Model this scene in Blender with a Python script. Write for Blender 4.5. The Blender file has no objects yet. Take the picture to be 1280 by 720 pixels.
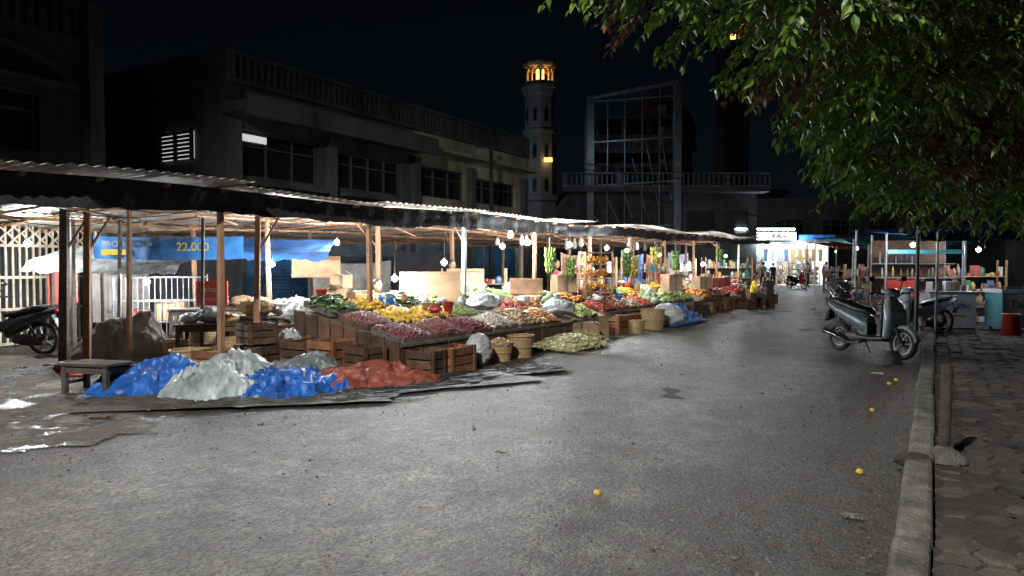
import bpy, math, random
from mathutils import Vector, Matrix, noise
R=random.Random(7)
SC=bpy.context.scene
ANG=math.radians(59.5)
SANG=math.radians(56.83)
A=Vector((-5.26,7.4,0))
def S(s,v,z=0):
    return Vector((s*math.cos(ANG)-v*math.sin(ANG), s*math.sin(ANG)+v*math.cos(ANG), z))
def Q(p,q,z=0):
    return A+Vector((p*math.cos(SANG)-q*math.sin(SANG), p*math.sin(SANG)+q*math.cos(SANG), z))

# ---------------- materials
def nt(name):
    m=bpy.data.materials.new(name); m.use_nodes=True
    n=m.node_tree; b=n.nodes['Principled BSDF']; return m,n,b
def mat(name,c,rough=.7,var=.3,scale=3,bump=.25,bscale=40,metal=0,stretch=None,c2=None,dist=.02,island=0,detail=4):
    m,n,b=nt(name); N=n.nodes; L=n.links
    tc=N.new('ShaderNodeTexCoord'); mp=N.new('ShaderNodeMapping'); L.new(tc.outputs['Object'],mp.inputs[0])
    if stretch: mp.inputs['Scale'].default_value=stretch
    n1=N.new('ShaderNodeTexNoise'); n1.inputs['Scale'].default_value=scale; n1.inputs['Detail'].default_value=detail; n1.inputs['Roughness'].default_value=.65
    L.new(mp.outputs[0],n1.inputs['Vector'])
    r=N.new('ShaderNodeValToRGB'); L.new(n1.outputs[0],r.inputs[0])
    lo=[x*(1-var) for x in c]; hi=[min(1,x*(1+var)) for x in (c if not c2 else c2)]
    r.color_ramp.elements[0].position=.33; r.color_ramp.elements[1].position=.67
    r.color_ramp.elements[0].color=(*lo,1); r.color_ramp.elements[1].color=(*hi,1)
    out=r.outputs[0]
    if island:
        g=N.new('ShaderNodeNewGeometry'); h=N.new('ShaderNodeHueSaturation')
        mr=N.new('ShaderNodeMapRange'); mr.inputs[3].default_value=1-island; mr.inputs[4].default_value=1+island
        L.new(g.outputs['Random Per Island'],mr.inputs[0]); L.new(mr.outputs[0],h.inputs['Value'])
        L.new(out,h.inputs['Color']); out=h.outputs[0]
    L.new(out,b.inputs['Base Color'])
    b.inputs['Roughness'].default_value=rough; b.inputs['Metallic'].default_value=metal
    if bump:
        n2=N.new('ShaderNodeTexNoise'); n2.inputs['Scale'].default_value=bscale; n2.inputs['Detail'].default_value=3
        L.new(mp.outputs[0],n2.inputs['Vector'])
        bp=N.new('ShaderNodeBump'); bp.inputs['Strength'].default_value=bump; bp.inputs['Distance'].default_value=dist
        L.new(n2.outputs[0],bp.inputs['Height']); L.new(bp.outputs[0],b.inputs['Normal'])
    return m
def emat(name,c,s):
    m,n,b=nt(name); b.inputs['Base Color'].default_value=(*c,1); b.inputs['Emission Color'].default_value=(*c,1); b.inputs['Emission Strength'].default_value=s
    return m

WOOD=mat('wood_raw',(.30,.16,.085),.8,.4,6,.4,60,stretch=(1,1,.25),island=.3)
WOODD=mat('wood_dark',(.085,.045,.026),.8,.5,5,.5,50,island=.5)
WOODG=mat('wood_grey',(.11,.095,.08),.85,.4,6,.5,50,island=.3)
WOODO=mat('wood_orange_plank',(.22,.095,.04),.7,.4,6,.4,50,island=.4)
BAMB=mat('basket_weave',(.36,.25,.12),.7,.35,30,.6,90)
BLACKM=mat('black_plastic_sheet',(.008,.009,.012),.85,.5,3,.5,12,dist=.04)
ZINC=mat('zinc_corrugated',(.36,.37,.37),.55,.5,1.3,.1,60,metal=.1,c2=(.42,.38,.32))
ZINCD=mat('zinc_top_rust',(.10,.08,.07),.7,.5,2,.2,60)
STEEL=mat('painted_steel',(.24,.25,.26),.5,.3,8,.1,60,metal=.3)
DSTEEL=mat('dark_steel',(.045,.042,.04),.5,.4,10,.3,80,metal=.4)
RUSTY=mat('rusty_pipe',(.035,.027,.022),.9,.5,10,.5,60)
CHROME=mat('chrome',(.6,.6,.6),.2,.1,8,0,metal=1)
RUBBER=mat('rubber',(.018,.018,.018),.75,.3,20,.3,90)
BLKPL=mat('black_plastic',(.02,.02,.022),.4,.2,6,.05,60)
CONC=mat('concrete_worn',(.075,.07,.062),.95,.5,4,.8,45,dist=.03)
CARD=mat('cardboard',(.32,.21,.12),.85,.3,3,.1,20)
WHITEPL=mat('white_plastic',(.48,.49,.50),.4,.3,4,.3,12)
BLUEPL=mat('blue_plastic',(.02,.10,.32),.45,.4,3,.3,15)
REDPL=mat('red_plastic',(.34,.03,.02),.4,.3,3,.2,15)
GREENPL=mat('green_plastic',(.03,.20,.09),.4,.3,3,.2,15)
CLEAR=mat('milky_plastic_bag',(.36,.38,.39),.25,.45,5,.6,14,dist=.05)
BULB=emat('bulb_white',(.94,.98,1),2200)
BULBD=emat('bulb_dim',(.97,.96,.93),750)
TUBE=emat('tube_lamp',(.9,.97,1),60)

# ---------------- mesh builder
class MB:
    def __init__(s): s.v=[];s.f=[];s.m=[];s.mats=[];s.sm=[];s.T=Matrix()
    def mi(s,m):
        if m not in s.mats: s.mats.append(m)
        return s.mats.index(m)
    def add(s,vs,fs,m,sm=False):
        o=len(s.v); T=s.T
        s.v+= [tuple(T@Vector(x)) for x in vs]
        k=s.mi(m)
        for f in fs: s.f.append([i+o for i in f]); s.m.append(k); s.sm.append(sm)
    def box(s,c,d,m,rz=0,rx=0,ry=0,taper=1):
        x,y,z=[a/2 for a in d]; M=Matrix.Translation(c)@Matrix.Rotation(rz,4,'Z')@Matrix.Rotation(ry,4,'Y')@Matrix.Rotation(rx,4,'X')
        t=taper
        vs=[M@Vector(p) for p in [(-x,-y,-z),(x,-y,-z),(x,y,-z),(-x,y,-z),(-x*t,-y*t,z),(x*t,-y*t,z),(x*t,y*t,z),(-x*t,y*t,z)]]
        s.add(vs,[(0,3,2,1),(4,5,6,7),(0,1,5,4),(1,2,6,5),(2,3,7,6),(3,0,4,7)],m)
    def bb(s,x0,x1,y0,y1,z0,z1,m): s.box(((x0+x1)/2,(y0+y1)/2,(z0+z1)/2),(abs(x1-x0),abs(y1-y0),abs(z1-z0)),m)
    def tube(s,pts,r,m,n=8,sm=True,caps=True):
        pts=[Vector(p) for p in pts]
        if not isinstance(r,(list,tuple)): r=[r]*len(pts)
        rings=[]
        for i,p in enumerate(pts):
            d=(pts[min(i+1,len(pts)-1)]-pts[max(i-1,0)])
            if d.length<1e-6: d=Vector((0,0,1))
            d.normalize()
            a=Vector((0,0,1)) if abs(d.z)<.9 else Vector((1,0,0))
            e=d.cross(a).normalized(); g=e.cross(d).normalized()
            rings.append([p+(e*math.cos(t)+g*math.sin(t))*r[i] for t in [2*math.pi*k/n for k in range(n)]])
        s.loft(rings,m,sm,caps)
    def loft(s,rings,m,sm=True,caps=True,close=False):
        n=len(rings[0]); vs=[p for r in rings for p in r]; fs=[]
        K=len(rings)
        for i in range(K if close else K-1):
            for j in range(n):
                a=i*n+j;b=i*n+(j+1)%n; i2=(i+1)%K
                fs.append((a,b,i2*n+(j+1)%n,i2*n+j))
        s.add(vs,fs,m,sm)
        if caps and not close:
            s.add(rings[0],[tuple(range(n))],m,False); s.add(rings[-1],[tuple(range(n))],m,False)
    def ball(s,c,r,m,nu=8,nv=5,M=None,sm=True,fn=None):
        if not isinstance(r,(list,tuple)): r=(r,r,r)
        vs=[(0,0,-1)];fs=[]
        for i in range(1,nv):
            t=-math.pi/2+math.pi*i/nv
            for j in range(nu): a=2*math.pi*j/nu; vs.append((math.cos(t)*math.cos(a),math.cos(t)*math.sin(a),math.sin(t)))
        vs.append((0,0,1)); top=len(vs)-1
        for j in range(nu): fs.append((0,1+(j+1)%nu,1+j)); fs.append((top,top-nu+j,top-nu+(j+1)%nu))
        for i in range(nv-2):
            for j in range(nu):
                a=1+i*nu+j;b=1+i*nu+(j+1)%nu; fs.append((a,b,b+nu,a+nu))
        c=Vector(c); out=[]
        for p in vs:
            p=Vector(p)
            if fn: p=p*fn(p)
            q=Vector((p.x*r[0],p.y*r[1],p.z*r[2]))
            if M: q=M@q
            out.append(q+c)
        s.add(out,fs,m,sm)
    def lathe(s,prof,c,m,n=16,sm=True,caps=False):
        c=Vector(c)
        s.loft([[c+Vector((r*math.cos(2*math.pi*k/n),r*math.sin(2*math.pi*k/n),z)) for k in range(n)] for r,z in prof],m,sm,caps)
    def grid(s,nx,ny,fn,m,sm=True):
        vs=[fn(i/nx,j/ny) for j in range(ny+1) for i in range(nx+1)]
        fs=[(j*(nx+1)+i,j*(nx+1)+i+1,(j+1)*(nx+1)+i+1,(j+1)*(nx+1)+i) for j in range(ny) for i in range(nx)]
        s.add(vs,fs,m,sm)
    def build(s,name,loc=(0,0,0),rz=0,parent=None,bevel=0):
        me=bpy.data.meshes.new(name); me.from_pydata(s.v,[],s.f); me.update()
        for m in s.mats: me.materials.append(m)
        me.polygons.foreach_set('material_index',s.m); me.polygons.foreach_set('use_smooth',s.sm)
        o=bpy.data.objects.new(name,me); SC.collection.objects.link(o)
        o.location=loc; o.rotation_euler=(0,0,rz)
        if parent: o.parent=parent
        if bevel:
            b=o.modifiers.new('bev','BEVEL'); b.width=bevel; b.segments=2; b.limit_method='ANGLE'
        return o
def empty(name,loc=(0,0,0),rz=0):
    e=bpy.data.objects.new(name,None); SC.collection.objects.link(e); e.location=loc; e.rotation_euler=(0,0,rz); return e
def text(name,body,size,loc,rot,m,parent=None,al='CENTER'):
    c=bpy.data.curves.new(name,'FONT'); c.body=body; c.size=size; c.extrude=.003; c.align_x=al; c.align_y='CENTER'
    o=bpy.data.objects.new(name,c); SC.collection.objects.link(o); o.location=loc; o.rotation_euler=rot; c.materials.append(m)
    if parent: o.parent=parent
    return o
def nz(x,y,z=0): return noise.noise(Vector((x,y,z)))
def fbm(x,y,z=0): return nz(x,y,z)+.5*nz(2.1*x,2.1*y,z+3)+.25*nz(4.3*x,4.3*y,z+7)

# ---------------- camera
cam=bpy.data.cameras.new('camera'); co=bpy.data.objects.new('camera',cam); SC.collection.objects.link(co)
co.location=(0,0,1.6); co.rotation_euler=(math.radians(90-1.9),0,0); cam.lens=25.3; cam.sensor_width=36; cam.clip_end=900
SC.camera=co
SC.view_settings.view_transform='Standard'; SC.view_settings.look='None'; SC.view_settings.exposure=0
w=bpy.data.worlds.new('World'); SC.world=w; w.use_nodes=True
bg=w.node_tree.nodes['Background']; sk=w.node_tree.nodes.new('ShaderNodeTexSky'); sk.sky_type='NISHITA'; sk.sun_disc=False
sk.sun_elevation=math.radians(20); sk.sun_rotation=math.radians(200); sk.ozone_density=4
w.node_tree.links.new(sk.outputs[0],bg.inputs[0]); bg.inputs[1].default_value=.0007
sun=bpy.data.lights.new('moon_light','SUN'); sun.energy=.006; sun.angle=math.radians(.5); sun.color=(.8,.88,1)
so=bpy.data.objects.new('moon_light',sun); SC.collection.objects.link(so); so.rotation_euler=(math.radians(70),0,math.radians(-20))

# ---------------- ground, road
GM=mat('ground_soil',(.045,.042,.038),.9,.4,.3,.5,8)
b=MB(); b.grid(40,40,lambda u,v:((u-.5)*800,(v-.5)*800,-.01),GM); b.build('ground')

def road_mat():
    m,n,b=nt('asphalt_worn'); N=n.nodes;L=n.links
    tc=N.new('ShaderNodeTexCoord'); P=tc.outputs['Object']
    def noi(sc,det=6,ro=.6):
        x=N.new('ShaderNodeTexNoise'); x.inputs['Scale'].default_value=sc; x.inputs['Detail'].default_value=det; x.inputs['Roughness'].default_value=ro; L.new(P,x.inputs['Vector']); return x.outputs[0]
    def mth(op,a,b_=None,cl=False):
        x=N.new('ShaderNodeMath'); x.operation=op; x.use_clamp=cl
        for i,k in enumerate((a,b_)):
            if k is None: continue
            if isinstance(k,(int,float)): x.inputs[i].default_value=k
            else: L.new(k,x.inputs[i])
        return x.outputs[0]
    def mix(f,a,b_):
        x=N.new('ShaderNodeMix'); x.data_type='RGBA'
        L.new(f,x.inputs[0])
        for i,k in ((6,a),(7,b_)):
            if isinstance(k,tuple): x.inputs[i].default_value=(*k,1)
            else: L.new(k,x.inputs[i])
        return x.outputs[2]
    def mulramp(fac,p0,c0,p1,c1,src):
        r=N.new('ShaderNodeValToRGB'); L.new(fac,r.inputs[0]); r.color_ramp.elements[0].position=p0; r.color_ramp.elements[1].position=p1
        r.color_ramp.elements[0].color=(c0,c0,c0,1); r.color_ramp.elements[1].color=(c1,c1*.985,c1*.95,1)
        x=N.new('ShaderNodeMix'); x.data_type='RGBA'; x.blend_type='MULTIPLY'; x.inputs[0].default_value=1
        L.new(src,x.inputs[6]); L.new(r.outputs[0],x.inputs[7]); return x.outputs[2]
    big=noi(.45,8,.72); med=noi(3.2,6,.75); grit=noi(38,4,.85)
    rr=N.new('ShaderNodeValToRGB'); L.new(big,rr.inputs[0]); rr.color_ramp.elements[0].position=.36; rr.color_ramp.elements[1].position=.62
    rr.color_ramp.elements[0].color=(.062,.059,.054,1); rr.color_ramp.elements[1].color=(.150,.147,.138,1)
    c=mulramp(med,.3,.42,.7,1.35,rr.outputs[0])
    c=mulramp(grit,.38,.40,.62,1.6,c)
    vo=N.new('ShaderNodeTexVoronoi'); vo.inputs['Scale'].default_value=50; L.new(P,vo.inputs['Vector'])
    sp=N.new('ShaderNodeSeparateColor'); L.new(vo.outputs['Color'],sp.inputs[0])
    c=mulramp(sp.outputs[0],.1,.45,1,1.65,c)
    sx=N.new('ShaderNodeSeparateXYZ'); L.new(P,sx.inputs[0])
    y=mth('ADD',sx.outputs[1],mth('MULTIPLY',mth('SUBTRACT',noi(.9,8,.72),.5),5.5))
    d1=mth('SUBTRACT',1,mth('MULTIPLY',mth('SUBTRACT',y,1.2),.75),True)
    d2=mth('MULTIPLY',mth('SUBTRACT',y,5.4),.9,True)
    st=mth('MULTIPLY',mth('SUBTRACT',noi(1.3,8,.78),.545),8,True)
    dd=mth('MULTIPLY',mth('MAXIMUM',mth('MAXIMUM',d1,d2),mth('MULTIPLY',st,.75)),.82)
    col=mix(dd,c,(.026,.022,.018))
    L.new(col,b.inputs['Base Color'])
    ro=N.new('ShaderNodeMapRange'); L.new(grit,ro.inputs[0]); ro.inputs[1].default_value=.35; ro.inputs[2].default_value=.65; ro.inputs[3].default_value=.30; ro.inputs[4].default_value=.75
    L.new(ro.outputs[0],b.inputs['Roughness'])
    h=mth('ADD',mth('MULTIPLY',vo.outputs['Distance'],-.75),mth('ADD',mth('MULTIPLY',grit,1.0),mth('MULTIPLY',med,2.6)))
    bp=N.new('ShaderNodeBump'); bp.inputs['Strength'].default_value=1.0; bp.inputs['Distance'].default_value=.034; L.new(h,bp.inputs['Height']); L.new(bp.outputs[0],b.inputs['Normal'])
    return m
RM=road_mat()
b=MB(); b.grid(300,70,lambda u,v:(-12+85*u,.17+9.3*v,(.028*fbm((-12+85*u)*.6,9*v*.6)+.010*nz((-12+85*u)*3,27*v))*min(1,v*6)+.01),RM); b.build('road',rz=ANG)

def mg_mat():
    m,n,b=nt('market_ground_wet'); N=n.nodes;L=n.links
    tc=N.new('ShaderNodeTexCoord'); P=tc.outputs['Object']
    a=N.new('ShaderNodeTexNoise'); a.inputs['Scale'].default_value=1.3; a.inputs['Detail'].default_value=8; a.inputs['Roughness'].default_value=.66; L.new(P,a.inputs['Vector'])
    r=N.new('ShaderNodeValToRGB'); L.new(a.outputs[0],r.inputs[0]); e=r.color_ramp.elements
    e[0].position=.42; e[0].color=(.018,.015,.012,1); e[1].position=.64; e[1].color=(.22,.185,.14,1)
    k=e.new(.52); k.color=(.065,.055,.043,1)
    f=N.new('ShaderNodeTexNoise'); f.inputs['Scale'].default_value=22; f.inputs['Detail'].default_value=5; f.inputs['Roughness'].default_value=.75; L.new(P,f.inputs['Vector'])
    mu=N.new('ShaderNodeMix'); mu.data_type='RGBA'; mu.blend_type='OVERLAY'; mu.inputs[0].default_value=1; L.new(r.outputs[0],mu.inputs[6]); L.new(f.outputs[0],mu.inputs[7])
    L.new(mu.outputs[2],b.inputs['Base Color'])
    r2=N.new('ShaderNodeMapRange'); L.new(a.outputs[0],r2.inputs[0]); r2.inputs[1].default_value=.41; r2.inputs[2].default_value=.49; r2.inputs[3].default_value=.12; r2.inputs[4].default_value=.75
    L.new(r2.outputs[0],b.inputs['Roughness'])
    r3=N.new('ShaderNodeMapRange'); L.new(a.outputs[0],r3.inputs[0]); r3.inputs[1].default_value=.43; r3.inputs[2].default_value=.58; r3.inputs[3].default_value=.06
    h=N.new('ShaderNodeMath'); h.operation='MULTIPLY'; L.new(f.outputs[0],h.inputs[0]); L.new(r3.outputs[0],h.inputs[1])
    bp=N.new('ShaderNodeBump'); bp.inputs['Strength'].default_value=.9; bp.inputs['Distance'].default_value=.06; L.new(h.outputs[0],bp.inputs['Height']); L.new(bp.outputs[0],b.inputs['Normal'])
    return m
MG=mg_mat()
def mgf(u,v):
    s=-12+85*u; e=6.9+.9*fbm(s*.45,3.3)+.35*fbm(s*2.3,1.1)+.15*fbm(s*7,2)
    if s>9: e=max(e,7.2)
    y=e+(15.6-e)*v
    return (s,y,.052-.04*(1-v)**8 +.012*fbm(s*.8,y*.8))
b=MB(); b.grid(900,40,mgf,MG); b.build('market_ground',rz=ANG)

# kerb
KM=mat('kerb_concrete',(.080,.075,.066),.95,.6,5,.9,35,dist=.03,island=.25)
b=MB(); s=-3
while s<46:
    l=R.uniform(.85,1.05)
    b.box((s+l/2,.085+R.uniform(-.012,.012),.055+R.uniform(-.012,.01)),(l-.02,.18,.19),KM,rz=R.uniform(-.012,.012),rx=R.uniform(-.04,.04)); s+=l
b.build('kerb',rz=ANG,bevel=.03)
PM=mat('paver_concrete',(.036,.031,.026),.85,.6,2,.8,40,island=.35)  # dirty concrete, with the shade over the sidewalk put into its dark colour
b=MB(); r_=.125; dx=r_*math.sqrt(3); row=0; y=-.12
while y>-3.4:
    x=-2+(dx/2 if row%2 else 0)
    while x<30:
        z=.085+.018*fbm(x*.8,y*.8)+R.uniform(-.008,.008)
        tx=R.uniform(-.05,.05); ty=R.uniform(-.05,.05)
        ring=lambda rr,zz:[(x+rr*math.sin(k*math.pi/3),y+rr*math.cos(k*math.pi/3),zz+tx*math.sin(k*math.pi/3)*rr*2+ty*math.cos(k*math.pi/3)*rr*2) for k in range(6)]
        t=[ring(r_*.97,z-.08),ring(r_*.955,z-.015),ring(r_*.86,z)]
        b.loft(t,PM,False,False); b.add(t[-1],[tuple(range(6))][::-1],PM)
        x+=dx
    y-=r_*1.5; row+=1
b.build('sidewalk',rz=ANG)
b=MB(); b.grid(120,24,lambda u,v:(-3+50*u,-.0-3.6*v,.070+.026*fbm((-3+50*u)*1.3,v*5)),mat('sidewalk_bed',(.020,.017,.014),.9,.4,8,.6,40)); b.build('sidewalk_bed_soil',rz=ANG)

# ---------------- buildings
WALLD=mat('wall_grimy_plaster',(.062,.066,.07),.9,.65,.7,.3,20,stretch=(1,1,.3),detail=7)
WALLL=mat('wall_pale_plaster',(.30,.29,.20),.9,.5,.8,.3,20,stretch=(1,1,.3),detail=7)
WALLDD=mat('wall_dark',(.035,.038,.042),.9,.5,.7,.3,20,stretch=(1,1,.35))
GLASSD=mat('dark_glass',(.012,.014,.016),.15,.3,2,0)
FRAME=mat('window_frame',(.07,.075,.07),.7,.3,5,.1,30)
SHUT=mat('roller_shutter',(.10,.13,.17),.6,.4,2,.1,30,metal=.2)
SHUTB=mat('roller_shutter_blue',(.04,.13,.26),.6,.4,2,.1,30,metal=.1)
CREAM=mat('cream_gate',(.52,.44,.33),.6,.3,6,.1,30)
LIT=emat('lit_window',(.95,1,.95),.55)
def facade(mb,x0,x1,z0,z1,y,ops,m,dep=.22):
    xs=sorted({x0,x1,*[o[0] for o in ops],*[o[1] for o in ops]}); zs=sorted({z0,z1,*[o[2] for o in ops],*[o[3] for o in ops]})
    for i in range(len(xs)-1):
        for j in range(len(zs)-1):
            cx=(xs[i]+xs[i+1])/2; cz=(zs[j]+zs[j+1])/2
            if any(o[0]<cx<o[1] and o[2]<cz<o[3] for o in ops): continue
            mb.add([(xs[i],y,zs[j]),(xs[i+1],y,zs[j]),(xs[i+1],y,zs[j+1]),(xs[i],y,zs[j+1])],[(0,1,2,3)],m)
    for o in ops:
        a,c,d,e=o[:4]; Y=y+dep
        mb.add([(a,y,d),(c,y,d),(c,y,e),(a,y,e),(a,Y,d),(c,Y,d),(c,Y,e),(a,Y,e)],[(0,1,5,4),(1,2,6,5),(2,3,7,6),(3,0,4,7)],m)
        kind=o[4]
        gm=GLASSD if kind!='shut' else SHUT
        if kind=='shutb': gm=SHUTB
        if kind in('shut','shutb'):
            nn=int((e-d)/.09)
            pts=[]
            for k in range(nn*2+1):
                zz=d+(e-d)*k/(nn*2); pts.append((Y-(0.025 if k%2 else 0),zz))
            mb.grid(1,nn*2,lambda u,v,P=pts,a=a,c=c,nn=nn:(a+(c-a)*u,P[int(round(v*nn*2))][0],P[int(round(v*nn*2))][1]),gm,False)
        else:
            mb.add([(a,Y,d),(c,Y,d),(c,Y,e),(a,Y,e)],[(0,1,2,3)],gm)
            n=max(2,int((c-a)/.75))
            for k in range(n+1):
                xx=a+(c-a)*k/n; xx=min(max(xx,a+.035),c-.035); mb.box((xx,Y-.05,(d+e)/2),(.05,.06,e-d-.004),FRAME)
            for zz in (d+.03,d+(e-d)*.68,e-.03): mb.box(((a+c)/2,Y-.055,zz),(c-a-.01,.05,.04),FRAME)
            if kind=='louv':
                z=d+.12
                while z<e-.1: mb.box(((a+c)/2,Y-.12,z),(c-a-.05,.1,.015),FRAME,rx=.5); z+=.11
def parapet(mb,x0,x1,y,z0,z1,m,step=.28,posts=3.75):
    mb.bb(x0,x1,y-.12,y+.15,z0,z0+.12,m); mb.bb(x0,x1,y-.14,y+.17,z1-.1,z1,m)
    x=x0+.1
    while x<x1-.05: mb.bb(x,x+.1,y-.06,y+.08,z0+.12,z1-.1,m); x+=step
    x=x0
    while x<=x1+.1: mb.bb(x-.12,x+.12,y-.15,y+.18,z0-.02,z1+.03,m); x+=posts

e=empty('shophouse_building',(0,0,0),ANG)
b=MB()
facade(b,12,19.4,0,6.15,15.3,[(12.4,15.1,3.85,5.05,'win'),(15.8,18.8,3.85,4.95,'win'),(12.5,15.3,.05,2.7,'shutb'),(15.9,19,.05,2.7,'shut')],WALLD)
facade(b,19.4,27.1,0,6.15,15.3,[(19.8,22.5,3.95,5.0,'win'),(23.1,26.3,3.95,4.9,'win'),(19.8,22.8,.05,2.7,'shut'),(23.2,26.6,.05,2.7,'shutb')],WALLL)
b.add([(12,15.3,0),(12,27,0),(12,27,6.15),(12,15.3,6.15),(27.1,15.3,0),(27.1,27,0),(27.1,27,6.15),(27.1,15.3,6.15)],[(1,0,3,2),(4,5,6,7),(1,2,6,5),(3,7,6,2)],WALLD)
b.build('walls',parent=e)
b=MB(); parapet(b,12,27.1,15.3,6.15,6.95,WALLD,.22,7.55)
b.T=Matrix.Translation((12,15.6,0))@Matrix.Rotation(math.radians(90),4,'Z')
parapet(b,0,11,0,6.15,6.95,WALLD,.22,5.5); b.T=Matrix()
b.build('parapet',parent=e)
b=MB(); b.bb(11.8,19.5,14.35,15.297,5.35,5.6,WALLD); b.bb(11.8,19.5,14.3,14.42,5.22,5.75,WALLD)
b.bb(19.5,27.3,14.75,15.297,5.5,5.62,WALLL); b.bb(12,27.1,14.5,15.297,3.2,3.35,WALLD)
for x in(12.1,15.45,19.4,22.8,26.85): b.bb(x-.16,x+.16,15.1,15.296,0,5.22,WALLD)
for x in (13.75,17.3): b.bb(x-1.4,x+1.4,15.0,15.296,3.62,3.72,WALLD)
b.build('ledges',parent=e)
b=MB(); b.bb(12.5,13.3,15.42,15.44,4.78,4.96,LIT)
b.bb(11.94,11.98,16.6,17.9,4.35,5.05,LIT)
for k in range(7): b.bb(11.86,11.93,16.55,17.95,4.36+k*.105,4.425+k*.105,WALLDD)
for k in range(3): b.bb(11.84,11.925,16.55+k*.67,16.62+k*.67,4.3,5.1,WALLDD)
b.build('lit_windows',parent=e)
e=empty('corner_shophouse_building',(0,0,0),ANG)
b=MB()
facade(b,-9,8.6,0,6.1,15.3,[(-8,-5,3.8,5.2,'win'),(-4,-1,3.8,5.2,'win'),(0,3,3.8,5.2,'win'),(4,7.6,3.8,5.0,'win'),(-8,-4.8,.05,2.7,'shut'),(-4,-1,.05,2.7,'shut'),(0,3,.05,2.7,'shutb')],WALLDD)
b.add([(8.6,15.3,0),(8.6,27,0),(8.6,27,6.1),(8.6,15.3,6.1),(-9,15.3,0),(-9,27,0),(-9,27,6.1),(-9,15.3,6.1)],[(0,1,2,3),(5,4,7,6),(1,5,6,2),(3,2,6,7)],WALLDD)
b.build('walls',parent=e)
b=MB(); parapet(b,-9,8.6,15.3,6.1,6.95,WALLDD,.22,4.4); b.build('parapet',parent=e)
b=MB()
for k in range(5):
    x=-7.2+k*3.4
    pts=[(x+1.5*math.cos(t),14.9,5.15+.6*math.sin(t)) for t in [math.pi*j/10 for j in range(11)]]
    b.tube(pts,.1,WALLDD,6)
    b.bb(x-1.6,x+1.6,14.6,15.297,5.02,5.12,WALLDD)
b.bb(8.45,8.75,15.05,15.297,0,7.0,WALLD)
b.build('arched_ledges',parent=e)
b=MB(); b.bb(8.75,11.9,21,21.2,0,5.2,WALLDD); b.bb(8.8,11.8,20.8,20.95,4.4,4.6,WALLDD)
b.bb(8.75,11.9,20.3,21.3,5.2,5.35,ZINCD); b.build('alley_wall',rz=ANG)

# folding lattice gate
b=MB(); x=3.2
while x<8.5:
    b.box((x,15.0,1.3),(.035,.03,2.4),CREAM); x+=.12
for z in (.1,.75,1.35,1.95,2.5): b.box((5.85,14.96,z),(5.3,.03,.05),CREAM)
x=3.2
while x<8.2:
    for z in (1.97,2.2):
        b.box((x+.12,14.93,z+.1),(.33,.012,.03),CREAM,ry=.8); b.box((x+.12,14.915,z+.1),(.33,.012,.03),CREAM,ry=-.8)
    x+=.24
b.build('folding_gate',rz=ANG)

# minaret
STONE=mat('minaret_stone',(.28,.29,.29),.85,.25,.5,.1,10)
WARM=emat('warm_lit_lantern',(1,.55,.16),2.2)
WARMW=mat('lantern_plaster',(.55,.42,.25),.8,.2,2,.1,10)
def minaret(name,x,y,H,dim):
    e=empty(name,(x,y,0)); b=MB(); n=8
    st=STONE if not dim else WALLDD  # dim: the missing light is put into a darker shaft colour
    b.lathe([(2.6,0),(2.6,9),(2.9,9.2),(2.9,9.8),(1.95,10)],(0,0,0),st,n,False)
    b.lathe([(1.95,10),(1.95,H-8.8),(2.2,H-8.6),(2.2,H-8.3),(1.85,H-8.1),(1.8,H-4.3),(2.0,H-4.0),(2.2,H-3.4),(2.35,H-3.3),(2.35,H-3.0),(1.5,H-2.95)],(0,0,0),st,n,False)
    for k in range(8):
        a=2*math.pi*(k+.5)/8
        for z in (H-6.6,H-11,H-15):
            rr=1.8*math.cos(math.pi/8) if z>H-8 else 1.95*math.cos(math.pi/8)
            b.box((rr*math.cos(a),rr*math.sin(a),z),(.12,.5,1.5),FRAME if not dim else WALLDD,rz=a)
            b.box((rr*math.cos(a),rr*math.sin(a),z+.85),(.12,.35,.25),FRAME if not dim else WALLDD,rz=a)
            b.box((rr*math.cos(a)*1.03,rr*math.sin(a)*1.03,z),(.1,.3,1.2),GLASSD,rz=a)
    b.build('shaft',parent=e)
    b=MB()
    for k in range(8):
        a=2*math.pi*k/8; c=(1.55*math.cos(a),1.55*math.sin(a))
        b.tube([(c[0],c[1],H-3),(c[0],c[1],H-1.2)],.16,WARMW,8)
        a2=2*math.pi*(k+1)/8; d=(1.55*math.cos(a2),1.55*math.sin(a2))
        pts=[(c[0]+(d[0]-c[0])*t,c[1]+(d[1]-c[1])*t,H-1.25+.45*math.sin(math.pi*t)) for t in [j/8 for j in range(9)]]
        b.tube(pts,.12,WARMW,6)
    b.lathe([(2.0,H-3),(2.0,H-2.5)],(0,0,0),WARMW,8,False)
    b.lathe([(1.6,H-.9),(1.95,H-.7),(2.1,H-.45),(2.1,H-.25),(1.5,H-.2),(1.2,H+.1),(.0,H+.4)],(0,0,0),WARMW,8,False)
    b.build('lantern_gallery',parent=e)
    b=MB(); b.lathe([(.5,H-2.9),(.5,H-.9)],(0,0,0),WARM,8,False,True)
    if not dim: b.box((.9,-2.0,H-12),(1.0,.25,.5),WARM)
    b.build('lantern_light',parent=e)
    for (px,py,pz,en,cc) in ((0,-1.2,H-2.2,110,(1,.6,.22)),(.9,-2.6,H-12.2,14,(1,.6,.22)))+(((-7,-12,12,520,(.8,.9,1)),) if not dim else ()):  # last entry: cool flood added in front to brighten the shaft, source unseen
        l=bpy.data.lights.new('gallery_and_flood_lamp','POINT'); l.energy=en if not(dim and py<-2) else 1; l.color=cc; l.shadow_soft_size=.2
        o=bpy.data.objects.new('gallery_and_flood_lamp',l); SC.collection.objects.link(o); o.location=(px,py,pz); o.parent=e
minaret('mosque_minaret',3.4,88,26,False)
minaret('mosque_minaret',25.5,84,29.5,True)
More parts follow.
